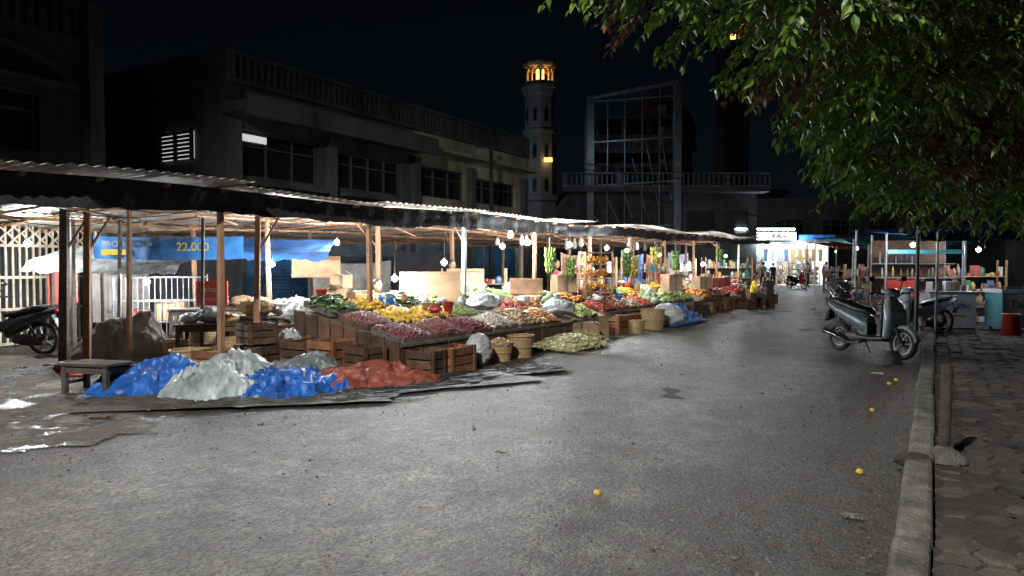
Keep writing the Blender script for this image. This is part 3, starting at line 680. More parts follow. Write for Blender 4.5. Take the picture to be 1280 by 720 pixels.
def bananas(x,y,z,m,n=5):
    b=MB(); b.tube([(0,0,.45),(0,0,.2),(.02,0,-n*.1)],.018,WOODG,5)
    for k in range(n):
        zz=.1-k*.11; nb=11
        for j in range(nb):
            a=2*math.pi*j/nb+k*.3+R.uniform(-.15,.15); ca,sa=math.cos(a),math.sin(a); r0=(.11-.006*k)*R.uniform(.85,1.1)
            b.tube([(ca*.02,sa*.02,zz+.02),(ca*r0*.7,sa*r0*.7,zz-.01),(ca*r0*1.1,sa*r0*1.1,zz+.05),(ca*r0*1.15,sa*r0*1.15,zz+.12)],[.008,.02,.021,.006],m,6)
    b.build('banana_bunch',(x,y,z))
for t in ((.85,16.2,1.75,BAN,5),(1.35,16.6,1.55,BAN,4),(2.9,18.2,1.75,BAN,6),(3.15,18.6,1.6,BANY,5),(5.0,22,1.8,BAN,5),(3.9,19.6,1.85,BANY,4),(7.2,25.0,1.9,BAN,4)): bananas(*t)
for k in range(12):
    p=R.uniform(9,27); q=R.uniform(.5,2.5); L_=R.uniform(.15,.35); b=MB(); m=R.choice([CLEAR,CLEAR,GRT,WHITEPL])
    b.tube([(0,0,.12),(0,0,0)],.004,RUBBER,4); b.lathe([(.02,0),(.05,-L_*.3),(.08,-L_*.75),(.05,-L_),(0,-L_)],(0,0,0),m,9)
    b.v=[(x*(1+.4*nz(x*20+k,z*9)),y*(.6+.4*nz(y*20,z*12+k)),z) for x,y,z in b.v]
    b.build('hanging_bag',Q(p,q,zr(p,q)-.22))
b=MB()
for q in (.6,1.5,3.2):
    for i in range(13):
        p=-4+i*2.4; z0=zr(p,q)-.15; z1=zr(p+2.4,q)-.15
        b.tube([(p+2.4*t,q,z0+(z1-z0)*t-.18*math.sin(math.pi*t)) for t in [j/8 for j in range(9)]],.006,RUBBER,4)
b.build('electric_wire',A,SANG)

BANB=mat('banner_blue',(.03,.15,.38),.5,.35,2,.1,10); YEL=mat('sign_yellow',(.7,.5,.05),.5,.1,5,0); REDS=mat('sign_red',(.42,.05,.03),.45,.2,4,0); WHT=mat('sign_white',(.42,.42,.42),.5,.3,3,0)
e=empty('price_banner',(-6.1,12.8,1.9),.05); b=MB()
b.grid(40,8,lambda u,v:((u-.5)*2.6,.05*math.sin(u*9)+.03*nz(u*12,v*2),(v-.5)*.40-.03*math.sin(u*3.1)),BANB); b.grid(10,2,lambda u,v:(-1.15+.42*u,-.06+.05*math.sin((.06+.16*u)*9),-.14+.1*v),YEL); b.build('cloth',parent=e)
text('price_text','22.000',.21,(.45,-.09,.0),(math.pi/2,0,0),YEL,e); text('price_text','mulai',.1,(-.35,-.09,.05),(math.pi/2,0,0),WHT,e); text('price_text','PROMO',.15,(-.85,-.09,.05),(math.pi/2,0,0),WHT,e)
e=empty('red_shop_sign',(-5.15,12.35,1.1),.1); b=MB(); b.box((0,0,0),(.52,.04,.42),REDS); b.tube([(-.2,0,.2),(-.2,0,1.4)],.006,RUBBER,4); b.tube([(.2,0,.2),(.2,0,1.4)],.006,RUBBER,4); b.build('panel',parent=e,bevel=.005)
text('sign_text','ahas',.16,(0,-.03,.07),(math.pi/2,0,0),WHT,e); text('sign_text','SERVICE',.07,(0,-.03,-.1),(math.pi/2,0,0),WHT,e)
def tarp_roof(name,corners,m,sag=.12):
    c=[Vector(x) for x in corners]; b=MB(); s0=R.uniform(0,99)
    def f(u,v):
        p=(c[0]*(1-u)+c[1]*u)*(1-v)+(c[3]*(1-u)+c[2]*u)*v
        return p+Vector((0,0,-sag*math.sin(math.pi*u)*math.sin(math.pi*v)+.05*nz(u*5+s0,v*5)-(.14*(1-v*8)*(1+.4*nz(u*20,s0)) if v<.12 else 0)))
    b.grid(40,24,f,m); b.build(name)
tarp_roof('grey_awning_tarp',[(-8.4,12.3,1.62),(-5.9,12.6,1.55),(-5.9,14,1.85),(-8.4,13.8,1.95)],CLEAR)
tarp_roof('blue_awning_tarp',[(-5.6,12.9,1.85),(-3.4,13.3,1.8),(-3.6,14.8,2.1),(-5.8,14.4,2.1)],BLUEPL)
b=MB()
for k in range(16): b.tube([(-.75+k*.1,0,.1),(-.75+k*.1,0,1.35)],.008,STEEL,5)
for z in (.1,.5,.9,1.35): b.tube([(-.78,0,z),(.78,0,z)],.012,STEEL,5); b.tube([(-.78,.5,z),(.78,.5,z)],.012,STEEL,5)
for x in(-.78,.78):
    for y in(0,.5): b.tube([(x,y,0),(x,y,1.4)],.015,STEEL,6)
b.box((0,.25,.5),(1.5,.5,.02),WOODG); b.box((.2,.25,.7),(.5,.35,.35),CARD); b.box((-.4,.25,.62),(.35,.3,.2),COL[0])
b.build('steel_rack',(-6.7,13.6,0),.2)
board('sign_poster',3.0,5.2,.5,.7,.9,REDS); board('poster_board',4.2,5.5,1.1,1.2,.5,GRT)
def ridg(x,y,s): return 1-abs(nz(x,y,s))*2.2
def drape(name,cx,cy,rx,ry,h,m,seed,rot=0,wr=.05,ex=2.5,z0=.03):
    b=MB()
    def f(u,v):
        x=(2*u-1)*1.15;y=(2*v-1)*1.15
        r=(abs(x)**ex+abs(y)**ex)**(1/ex)
        r*=1+.18*fbm(math.atan2(y,x)*1.5+seed,seed)
        a=max(0,1-min(1,r)**2.2)**.75
        jx=.12*fbm(x*2+seed,y*2)+.03*nz(x*9,y*9,seed); jy=.12*fbm(x*2+seed+9,y*2)+.03*nz(x*9+4,y*9,seed)
        wx=x*1.3+.8*nz(x*1.5,y*1.5,seed); wy=y*1.3+.8*nz(x*1.5+5,y*1.5,seed)
        w1=(max(0,ridg(wx*1.6,wy*1.6,seed)-.35)**1.5*1.3+max(0,ridg(wx*4,wy*4,seed+4)-.3)**1.3*.45+.25*nz(wx*9,wy*9,seed))*wr
        z=h*a*(.8+.45*nz(x*1.6+seed,y*1.6))+w1*(.55+.45*a)
        ed=min(1,(1.15-max(abs(x),abs(y)))*4)
        return ((x+jx)*rx,(y+jy)*ry,max(z*ed*(1 if r<1.05 else max(.2,1-(r-1.05)*4)),.0)+.004)
    b.grid(110,90,f,m); return b.build(name,(cx,cy,z0),rot)
drape('covered_table',-6.35,11.9,.85,.45,.74,GRT,3,.15,.05,7)
BT=mat('blue_tarpaulin',(.015,.09,.34),.45,.4,3,.4,16,dist=.03); WT=mat('white_tarpaulin',(.28,.31,.31),.45,.45,3,.4,16,dist=.03); RT=mat('brown_red_tarpaulin',(.23,.06,.04),.5,.4,3,.4,16,dist=.03); GT=mat('green_grey_sheet',(.12,.14,.14),.4,.35,3,.4,16,dist=.03)
drape('blue_tarpaulin',-4.5,9.2,.74,.82,.30,BT,11,.1,.14)
drape('white_tarpaulin',-3.65,9.05,.68,1.05,.34,WT,5,.2,.15)
drape('blue_tarpaulin',-2.8,8.9,.70,.75,.20,BT,21,.45,.14)
drape('grey_tarpaulin',-2.85,9.6,.7,.45,.32,GT,31,.3,.10)
drape('brown_red_tarpaulin',-2.0,9.5,1.1,.66,.17,RT,41,.5,.14)
BS=mat('wet_black_sheet',(.026,.026,.026),.6,.6,3,.7,14,dist=.05); GS=mat('dirty_grey_sheet',(.050,.047,.042),.7,.6,3,.7,14,dist=.05)
drape('black_ground_sheet',-1.6,9.2,1.7,.55,.0,BS,51,.5,.05,3,.05)
drape('grey_ground_sheet',-3.1,8.25,1.5,.42,.0,GS,61,.2,.05,3,.05)
drape('black_ground_sheet',.1,10.5,.7,.3,.0,BS,71,.6,.04,3,.045)
drape('blue_tarpaulin',*Q(15.4,-1.5).xy,1.3,.5,.45,BLUEPL,81,SANG,.12)

# ---------------- two-wheelers
def wheel(b,x,r,w_=.06,m=None):
    n=24; k=8; rings=[]
    for i in range(n):
        a=2*math.pi*i/n; c=Vector((x+math.cos(a)*(r-w_/2),0,r+math.sin(a)*(r-w_/2))); d=Vector((math.cos(a),0,math.sin(a)))
        rings.append([c+d*math.cos(t)*w_/2+Vector((0,1,0))*math.sin(t)*w_*.55 for t in [2*math.pi*j/k for j in range(k)]])
    b.loft(rings,RUBBER,True,False,True)
    rr=[]
    for i in range(n):
        a=2*math.pi*i/n; d=Vector((math.cos(a),0,math.sin(a))); c=Vector((x,0,r))+d*(r-w_)
        rr.append([c+d*p+Vector((0,q,0)) for p,q in ((.006,.02),(.006,-.02),(-.012,-.018),(-.012,.018))])
    b.loft(rr,m or STEEL,False,False,True)
    for i in range(5):
        a=2*math.pi*i/5; d=Vector((math.cos(a),0,math.sin(a))); b.tube([Vector((x,0,r)),Vector((x,0,r))+d*(r-w_)],[.022,.012],m or STEEL,5)
    b.tube([(x,-.06,r),(x,.06,r)],.04,DSTEEL,10)
    b.tube([(x,.03,r),(x,.036,r)],.09,CHROME,14)
def sec_h(cx,cz,dx,dy,n=14,ex=2.6):
    o=[]
    for k in range(n):
        t=2*math.pi*k/n; c,s_=math.cos(t),math.sin(t)
        o.append(Vector((cx+dx*math.copysign(abs(c)**(2/ex),c),dy*math.copysign(abs(s_)**(2/ex),s_),cz)))
    return o
def sec_x(x,z,dy,dz,n=14,ex=2.6):
    o=[]
    for k in range(n):
        t=2*math.pi*k/n; c,s_=math.cos(t),math.sin(t)
        o.append(Vector((x,dy*math.copysign(abs(c)**(2/ex),c),z+dz*math.copysign(abs(s_)**(2/ex),s_))))
    return o
HL=mat('headlight_glass',(.5,.52,.55),.1,.1,5,0); TL=mat('tail_light',(.35,.01,.01),.2,.1,5,0)
def scooter(name,x,y,rz,body,front,wr=.25,under=False,lean=.1,sc=1.0):
    b=MB(); wb=.64
    wheel(b,wb,wr,.085 if not under else .06); wheel(b,-wb,wr,.095 if not under else .065)
    for sy in(-1,1): b.tube([(wb,sy*.065,wr),(wb-.17,sy*.06,.68)],.02,DSTEEL,7)
    pts=[]
    for k in range(9):
        a=math.radians(15+k*17); pts.append([Vector((wb+math.cos(a)*(wr+.03),sy*.065*s2,wr+math.sin(a)*(wr+.03)-(0 if abs(sy)<.9 else .035))) for sy,s2 in((-1,1),(-.5,1),(.5,1),(1,1))]+[Vector((wb+math.cos(a)*(wr+.02),sy*.06,wr+math.sin(a)*(wr+.02)-(0 if abs(sy)<.9 else .035))) for sy in(1,.5,-.5,-1)])
    b.loft(pts,front if not under else body,True)
    b.loft([sec_h(.36,.30,.05,.12),sec_h(.42,.42,.07,.17),sec_h(.46,.56,.09,.20),sec_h(.46,.70,.095,.20),sec_h(.42,.82,.09,.17),sec_h(.37,.92,.06,.10)],front)
    b.loft([sec_h(.335,.34,.02,.15),sec_h(.36,.55,.03,.185),sec_h(.335,.80,.03,.16),sec_h(.32,.9,.02,.09)],BLKPL)
    b.ball((.53,0,.68),(.035,.11,.07),HL,12,8); b.ball((.50,.13,.76),(.03,.05,.025),ORT,8,5); b.ball((.50,-.13,.76),(.03,.05,.025),ORT,8,5)
    b.loft([sec_x(.553,.50,.07,.03),sec_x(.56,.50,.05,.02)],BLKPL)
    b.loft([sec_x(.24,1.0,.05,.03),sec_x(.30,1.02,.13,.05),sec_x(.38,1.02,.15,.065),sec_x(.45,1.0,.10,.05),sec_x(.48,.99,.04,.02)],body if under else front)
    b.tube([(.36,0,.88),(.34,0,1.0)],.05,BLKPL,8)
    for sy in(-1,1):
        b.tube([(.33,sy*.1,1.0),(.31,sy*.22,1.01),(.26,sy*.35,1.0)],[.015,.015,.02],BLKPL,7)
        b.tube([(.36,sy*.22,1.01),(.38,sy*.34,1.0)],.007,CHROME,5)
        b.tube([(.32,sy*.2,1.02),(.30,sy*.25,1.13),(.29,sy*.30,1.2)],.008,BLKPL,5)
        b.ball((.285,sy*.32,1.23),(.016,.07,.042),BLKPL,10,6); b.ball((.272,sy*.32,1.23),(.006,.06,.034),CHROME,10,6)
    if under: b.loft([sec_x(.33,.55,.05,.12),sec_x(.1,.48,.07,.09),sec_x(-.1,.55,.09,.12)],body)
    else:
        b.loft([sec_x(.38,.31,.15,.05),sec_x(.15,.29,.19,.045),sec_x(-.12,.29,.17,.05),sec_x(-.2,.33,.12,.08)],BLKPL)
        b.box((-.08,0,.40),(.2,.2,.2),BLKPL)
    b.loft([sec_x(0,.46,.10,.17),sec_x(-.12,.52,.14,.17),sec_x(-.35,.60,.165,.14),sec_x(-.60,.68,.15,.105),sec_x(-.80,.75,.10,.07),sec_x(-.92,.80,.05,.035)],body)
    b.loft([sec_x(.03,.68,.06,.03),sec_x(-.05,.715,.12,.05),sec_x(-.3,.745,.15,.055),sec_x(-.42,.79,.15,.06),sec_x(-.68,.835,.13,.05),sec_x(-.8,.84,.07,.025)],BLKPL)
    b.tube([(-.55,.13,.85),(-.85,.12,.87),(-.9,0,.87),(-.85,-.12,.87),(-.55,-.13,.85)],.014,DSTEEL,6)
    b.ball((-.93,0,.78),(.03,.07,.035),TL,10,6)
    b.loft([sec_x(-.86,.62,.07,.1),sec_x(-.95,.50,.06,.012)],BLKPL); b.box((-.93,0,.6),(.01,.16,.1),WHT,ry=.25)
    b.loft([sec_x(-.12,.28,.08,.08),sec_x(-.3,.27,.10,.10),sec_x(-.64,.25,.045,.08)],DSTEEL)
    b.tube([(-.1,-.1,.2),(-.35,-.13,.18),(-.45,-.14,.24),(-.85,-.15,.34)],[.018,.022,.05,.05],BLKPL,9)
    b.tube([(-.5,-.195,.28),(-.75,-.2,.33)],.02,CHROME,6)
    b.tube([(-.62,.12,.3),(-.45,.13,.6)],.025,DSTEEL,7); b.tube([(-.2,.1,.22),(-.28,.3,.0)],.012,DSTEEL,5)
    b.v=[(x_*sc,(y_+z_*lean*.6)*sc,z_*sc) for x_,y_,z_ in b.v]
    b.build(name,(x,y,.02),rz)
PWH=mat('scooter_pearl_grey',(.36,.42,.45),.25,.12,4,0); PDK=mat('scooter_dark_teal',(.09,.12,.135),.28,.15,4,0); PRED=mat('paint_red',(.4,.02,.02),.25,.1,4,0); PBLK=mat('paint_black',(.02,.02,.022),.25,.1,4,0)
hd=math.atan2(-.95,.32)
scooter('scooter',6.2,12.45,hd,PDK,PWH,sc=1.08)
scooter('motorcycle',9.0,15.9,math.radians(-165),PWH,PWH,.29,True,sc=1.0)
scooter('motorcycle',8.2,17.6,math.radians(-125),PBLK,PBLK,.29,True)
scooter('motorcycle',9.3,20.5,math.radians(-110),PBLK,PBLK,.29,True)
scooter('motorcycle',10.2,22.5,math.radians(-100),PBLK,PRED,.29,True)
scooter('motorcycle',11.5,25.5,math.radians(-100),PBLK,PBLK,.29,True)
scooter('motorcycle',-8.75,12.5,math.radians(175),PBLK,PRED,.29,True)
scooter('motorcycle',18.2,46,math.radians(-70),PBLK,PRED,.29,True)

# ---------------- right side: bollard, stone, kiosks
b=MB(); b.tube([(0,0,.0),(.01,0,.74)],.04,RUSTY,14); b.lathe([(.17,.0),(.15,.04),(.07,.09),(.045,.11)],(0,0,0),CONC,12)
b.build('steel_bollard',(3.36,5.55,.08))
b=MB(); b.lathe([(.15,0),(.15,.13),(.12,.2),(.0,.22)],(0,0,0),CONC,14); b.build('concrete_footing',(6.05,11.45,.01))
sack((3.0,5.35,.08),.14,.1,.06,mat('mud',(.03,.026,.02),.95,.4,6,.8,30),'mud_lump')
e=empty('food_kiosk',(9.9,17.6,0),math.radians(-8)); b=MB()
for x in(-.75,1.0): 
    for y in(-.1,.9): b.tube([(x,y,.08),(x,y,2.35)],.025,STEEL,6)
b.bb(-.75,1.0,-.1,.9,.75,.8,WOODG); b.bb(-.75,1.0,.86,.9,.8,2.2,WOODD); b.bb(-.75,1.0,-.1,.9,1.25,1.27,STEEL); b.bb(-.75,1.0,.3,.9,1.6,1.62,STEEL)
for k in range(39): 
    x=-.68+(k%26)*.063; sz=R.uniform(.7,1.2); b.lathe([(0,0),(.022*sz,0),(.022*sz,.16*sz),(.01,.2*sz),(.01,.24*sz),(0,.24*sz)],(x,.1+.3*R.random() if k<26 else .5,.8 if k%2 else 1.27 if k<26 else 1.62),R.choice(COL),8)
b.bb(-.72,-.1,-.14,-.11,.82,1.22,REDS)
b.bb(-.74,.98,-.13,-.11,1.85,1.95,TEAL); b.build('frame_and_goods',parent=e)
b=MB(); b.bb(-.05,.95,-.9,-.3,.12,.92,WHT); b.bb(-.1,1.0,-.95,-.25,.92,.97,STEEL)
for k in range(5): sz=R.uniform(.06,.12); b.box((.05+k*.19,-.6,.97+sz),(sz*1.3,sz,sz*2),R.choice(COL),rz=R.uniform(-.5,.5))
b.build('counter_box',parent=e,bevel=.01)
text('counter_text','CP FRESH',.17,(.45,-.905,.62),(math.pi/2,0,0),BLUEPL,e); text('counter_text','ayam goreng',.10,(.45,-.905,.4),(math.pi/2,0,0),REDS,e)
e=empty('ice_cream_freezer',(11.55,16.3,.1),math.radians(-5)); b=MB()
b.bb(-.6,.6,-.35,.35,.08,.85,mat('freezer_teal',(.07,.24,.27),.4,.2,2,0)); b.bb(-.63,.63,-.38,.38,.85,.93,WHITEPL); b.bb(-.58,.58,-.357,-.352,.35,.82,WHT)
b.add([(-.58,-.34,.935),(.58,-.34,.935),(.58,.34,.99),(-.58,.34,.99)],[(0,1,2,3)],GLASSD)
for x in(-.5,.5):
    for y in (-.28,.28): b.tube([(x,y,0),(x,y,.08)],.03,RUBBER,8)
b.build('cabinet',parent=e,bevel=.015); text('freezer_text','Taim',.24,(-.2,-.362,.6),(math.pi/2,0,0),PBLK,e); text('freezer_text','Taim',.14,(-.3,-.362,.2),(math.pi/2,0,0),WHT,e)
rack('drinks_shelf',(11.7,18.6,0),-.1,1.8,1.7); rack('drinks_shelf',(13.5,17.5,0),-.3,1.6,1.7)
tarp_roof('blue_tarp_awning',[(8.9,15.6,2.22),(13.5,14.8,2.30),(13.8,18.6,2.65),(9.0,19.2,2.5)],BLUEPL,.2)
tarp_roof('teal_tarp_awning',[(9.6,20.5,2.3),(12.8,20,2.3),(13.2,25,2.6),(10.4,25.2,2.5)],TEAL,.2)
tarp_roof('orange_tarp_awning',[(16.6,37,2.5),(18.9,36.5,2.5),(19.5,42,2.8),(17.3,42.5,2.9)],ORT,.2)
tarp_roof('blue_tarp_awning',[(15.6,31,2.3),(18.4,30.2,2.4),(19.2,35,2.7),(16.2,35.5,2.6)],BLUEPL,.2)
tarp_roof('teal_tarp_awning',[(13,26.5,2.3),(15.9,25.8,2.4),(16.6,29.6,2.6),(13.8,30.3,2.5)],TEAL,.2)
for (x,y,h) in ((8.1,14.4,2.35),(9.2,15.6,2.3),(9.1,19.1,2.5),(13.2,15,2.3),(9.7,20.5,2.3),(12.7,20.2,2.3),(10.5,25,2.5),(13.1,26.5,2.3),(16.6,36.9,2.5),(15.7,31,2.3),(17.3,42.3,2.9)):
    b=MB(); b.tube([(0,0,0),(.02,0,h)],.03 if y>15 else .035,STEEL if y>15 else DSTEEL,7); b.tube([(0,0,0),(0,0,.05)],.08,CONC,8); b.build('steel_pole',(x,y,.01))
for (x,y) in ((11.5,22.5),(14.8,28.4),(17.4,33.5),(18.2,39.5)): rack('goods_stall_shelf',(x,y,0),-.5,2.0,1.6,.7)
for t in ((9.4,16.9,2.05),(11.4,17.6,1.95),(12.6,16.2,2.0),(11,23,2.1),(14.5,28,2.1),(17.2,33,2.1),(18,40,2.3)): bulb(*t,top=2.4,m=BULBD)
b=MB(); b.lathe([(0,.45),(.17,.45),(.18,.42),(.15,.4),(.19,0),(.17,0)],(0,0,0),REDPL,10); b.build('plastic_stool',(10.7,15.4,.09))

# ---------------- far shop
e=empty('lit_shop',(15.8,53,0)); b=MB(); SW=mat('shop_wall_white',(.6,.62,.62),.8,.1,2,0)
W_=7.4; H_=3.2
b.bb(0,W_,3.6,3.7,0,H_,SW); b.bb(-.1,0,0,3.7,0,H_,SW); b.bb(W_,W_+.1,0,3.7,0,H_,SW); b.bb(W_*.5-.05,W_*.5+.05,0,3.6,0,H_,SW); b.bb(-.1,W_+.1,-1.2,3.7,H_,H_+.12,WALLD); b.bb(0,W_,0,3.6,.01,.06,SW)
b.build('walls',parent=e)
SGW=mat('signboard_white',(.6,.6,.6),.5,.1,3,0)
b=MB(); b.bb(0,4.6,-1.25,-1.15,H_+.13,H_+.7,SGW); b.bb(4.8,W_,-1.25,-1.15,H_+.15,H_+.5,BLUEPL); b.build('signboard',parent=e)
text('sign_text','TOKO MURAH',.5,(2.2,-1.27,H_+.4),(math.pi/2,0,0),PBLK,e)
b=MB(); b.tube([(.1,-1.5,H_+.9),(4.4,-1.5,H_+.9)],.05,TUBE,6); 
for x in(.6,2.4,4.2,6.2): b.tube([(x,.6,H_-.1),(x,2.8,H_-.1)],.04,TUBE,6)
b.build('tube_lights',parent=e)
for (x,y,z) in ((1.8,1.2,2.7),(5.6,1.2,2.7),(2,-1.9,3.0),(5,-1.9,3.0)):
    l=bpy.data.lights.new('shop_lamp','POINT'); l.energy=330; l.color=(.9,.97,1); l.shadow_soft_size=.15; o=bpy.data.objects.new('shop_lamp',l); SC.collection.objects.link(o); o.location=(x,y,z); o.parent=e
for k in range(4): rack('goods_shelf',(16.8+k*1.85,55.9,0),0,1.6,2.4,.5,6)
for k in range(3): rack('goods_shelf',(16.3+k*2.9,53.2,0),.1,1.1,1.5,.5,4)
b=MB()
for k in range(14): 
    x=.3+k*.5; b.grid(4,6,lambda u,v:(x+(u-.5)*.34*(.7+.3*v if v<.8 else 1.0),.3+.03*math.sin(u*9),1.5+v*.9-.0),R.choice(COL))
b.build('hanging_clothes',(15.8,52.5,.3))

# ---------------- overhead cables & pole
b=MB()
for (p0,p1,sg) in (((4.9,49,8.0),(28,36,6.5),.8),((5,49,8.4),(28,36,7.0),.9),((9,28,3.6),(20,46,4.6),.4),((6.1,31,6.8),(5.4,50,8.5),.5)):
    p0=Vector(p0);p1=Vector(p1); b.tube([p0+(p1-p0)*t-Vector((0,0,sg*math.sin(math.pi*t))) for t in [j/12 for j in range(13)]],.025,RUBBER,4)
b.build('overhead_cable')
b=MB(); b.tube([(0,0,0),(0,0,6.2)],[.10,.07],WALLDD,8); b.tube([(-.6,0,5.9),(.6,0,5.9)],.04,DSTEEL,5); b.build('utility_pole',S(22.6,14.2))

# ---------------- street lamp (behind the viewpoint)
def lamp(x,y,h,tx,ty,en,ang,arm=1.4):
    e=empty('street_lamp',(x,y,0)); b=MB(); d=Vector((tx-x,ty-y,0)).normalized()
    b.tube([(0,0,0),(0,0,h*.9),d*arm*.4+Vector((0,0,h)),d*arm+Vector((0,0,h+.05))],[.09,.06,.05,.04],STEEL,8)
    b.box(tuple(d*(arm+.2)+Vector((0,0,h+.06))),(.6,.24,.1),STEEL,rz=math.atan2(d.y,d.x)); b.build('pole',parent=e)
    l=bpy.data.lights.new('lamp_head','SPOT'); l.energy=en; l.spot_size=math.radians(ang); l.spot_blend=.6; l.shadow_soft_size=.12; l.color=(1,.985,.95)
    o=bpy.data.objects.new('lamp_head',l); SC.collection.objects.link(o); o.parent=e; p=d*(arm+.2)+Vector((0,0,h-.05)); o.location=p
    o.rotation_euler=(Vector((tx,ty,0))-(Vector((x,y,0))+p)).to_track_quat('-Z','Y').to_euler()
lamp(-4.5,-3.5,8.5,1.0,6.8,11000,98)

# ---------------- tree
def leafmat(name,cols):
    m,n,b=nt(name); N=n.nodes;L=n.links; g=N.new('ShaderNodeNewGeometry'); r=N.new('ShaderNodeValToRGB'); L.new(g.outputs['Random Per Island'],r.inputs[0])
    el=r.color_ramp.elements; el[0].color=(*cols[0],1); el[1].color=(*cols[-1],1)
    for i,c in enumerate(cols[1:-1]): k=el.new((i+1)/(len(cols)-1)); k.color=(*c,1)
    L.new(r.outputs[0],b.inputs['Base Color']); b.inputs['Roughness'].default_value=.4
    tr=N.new('ShaderNodeBsdfTranslucent'); L.new(r.outputs[0],tr.inputs[0]); mx=N.new('ShaderNodeMixShader'); mx.inputs[0].default_value=.3
    L.new(b.outputs[0],mx.inputs[1]); L.new(tr.outputs[0],mx.inputs[2]); L.new(mx.outputs[0],N['Material Output'].inputs[0]); return m
LG=leafmat('leaf_green',[(.04,.08,.012),(.07,.135,.018),(.11,.185,.022),(.16,.23,.03)]); LB=leafmat('leaf_brown',[(.09,.045,.022),(.13,.06,.03),(.07,.05,.02)])
BARK=mat('bark',(.10,.085,.07),.9,.4,5,.8,30,stretch=(1,1,.3))
e=empty('fig_tree',(7.3,6.3,0)); T0=Vector((7.3,6.3,0))
tb=MB(); lb=MB()
tb.tube([(0,0,0),(.05,.02,.5),(-.05,.1,1.6),(-.15,.2,2.6),(-.3,.3,3.4)],[.34,.26,.22,.2,.17],BARK,12)
ELL=[((5.9,7.7,5.2),(3.3,2.8,2.1),900),((6.6,9.6,3.65),(2.3,1.7,1.45),720),((2.6,6.2,4.55),(1.9,1.4,.95),480),((4.1,7.6,4.25),(1.7,1.5,1.1),460),((3.6,5.6,5.2),(1.9,1.4,1.1),260),((5.0,6.6,4.5),(1.6,1.6,1.3),380),((7.6,8.2,3.7),(1.6,1.8,1.3),260),((1.4,6.0,4.6),(.9,.9,.55),110),((5.2,9.2,3.2),(1.1,1.0,.9),200)]
for c,r,n in ELL:
    c=Vector(c)-T0; st=Vector((-.3,.3,3.3)); mid=(st+c)/2+Vector((0,0,.5))
    tb.tube([st,st*.6+mid*.4,mid,c*.8+mid*.2+Vector((0,0,.2)),c],[.12,.10,.075,.05,.02],BARK,7)
    for k in range(9):
        a=R.uniform(0,6.28); f=Vector((math.cos(a)*r[0]*.75,math.sin(a)*r[1]*.75,R.uniform(-.3,.6)*r[2])); s_=mid.lerp(c,R.uniform(.3,1))
        tb.tube([s_,s_.lerp(c+f,.5)+Vector((0,0,.2)),c+f],[.03,.02,.008],BARK,5)
    for k in range(n):
        while True:
            d=Vector((R.uniform(-1,1),R.uniform(-1,1),R.uniform(-1,1)))
            if .25<d.length<1: break
        p=c+Vector((d.x*r[0],d.y*r[1],d.z*r[2])); 
        dr=Vector((d.x,d.y,d.z*.2+.1)).normalized()+Vector((R.uniform(-.5,.5),R.uniform(-.5,.5),R.uniform(-.2,.3))); dr.normalize()
        L_=R.uniform(.35,.75); ns=7; pts=[p.copy()]
        wp=p+T0
        pr=nz(wp.x*.8+4,wp.y*.8,wp.z*.8); brown=(pr>.38) or R.random()<.03
        m=LB if brown else LG
        for i in range(ns):
            dr=(dr+Vector((0,0,-.13))).normalized(); p=p+dr*L_/ns; pts.append(p.copy())
            for sg in (-1,1):
                if R.random()<.08: continue
                sd=dr.cross(Vector((0,0,1)))
                if sd.length<.05: sd=Vector((1,0,0))
                sd.normalize(); ld=(dr*.45+sd*sg*.6+Vector((R.uniform(-.4,.4),R.uniform(-.4,.4),-.45+R.uniform(-.35,.35)))).normalized()
                wd=ld.cross(Vector((R.uniform(-.8,.8),R.uniform(-.8,.8),1))).normalized(); ln=R.uniform(.08,.145); ww=ln*R.uniform(.20,.27)
                up=wd.cross(ld)*ln*.10
                q=p+ld*ln*.12
                lb.add([q,q+ld*ln*.3+wd*ww*.9+up,q+ld*ln*.6+wd*ww*.8+up,q+ld*ln-up*.8,q+ld*ln*.6-wd*ww*.8+up,q+ld*ln*.3-wd*ww*.9+up,q+ld*ln*.5],[(0,1,6),(1,2,6),(2,3,6),(3,4,6),(4,5,6),(5,0,6)],m)
        tb.tube([pts[0],pts[2],pts[4],pts[-1]],[.006,.005,.004,.002],BARK,3,True,False)
tb.build('trunk_and_limbs',parent=e); lb.build('foliage',parent=e)

# ---------------- litter
DEB=mat('debris',(.085,.07,.05),.9,.6,20,.3,30,island=.7); b=MB()
for k in range(5600):
    t=R.random()
    if t<.40: s_=R.uniform(2,20); v=.2+abs(R.gauss(0,.7))
    elif t<.65: s_=R.uniform(1,30); v=R.gauss(6.3,.6)
    elif t<.75: s_=R.uniform(1,12); v=R.uniform(7,12)
    else: s_=R.uniform(1.5,25); v=R.uniform(.3,6)
    r=R.uniform(.003,.009)*(1.8 if R.random()<.12 else 1)
    b.ball((s_,v,.016+r*.5+(.04 if v>7 else 0)),(r*R.uniform(.8,1.8),r,r*.8),DEB,5,3,Matrix.Rotation(R.uniform(0,6),3,'Z'),False)
b.build('gravel_litter',rz=ANG)
b=MB(); 
for k in range(460):
    t=R.random()
    if t<.6: s_=R.uniform(3,18); v=.2+abs(R.gauss(0,.7)); z=.03
    elif t<.8: s_=R.uniform(2,14); v=R.uniform(-2.2,-.1); z=.12
    else: s_=R.uniform(2,16); v=R.uniform(1,8); z=.05
    a=R.uniform(0,6.28); l=R.uniform(.03,.06); c,s2=math.cos(a)*l,math.sin(a)*l
    b.add([(s_,v,z),(s_+c*.5-s2*.4,v+s2*.5+c*.4,z+.012),(s_+c,v+s2,z+.004),(s_+c*.5+s2*.4,v+s2*.5-c*.4,z+.012)],[(0,1,2),(0,2,3)],LB)
b.build('fallen_leaves',rz=ANG)
PA=mat('litter_paper',(.34,.32,.27),.7,.4,9,.3,20)
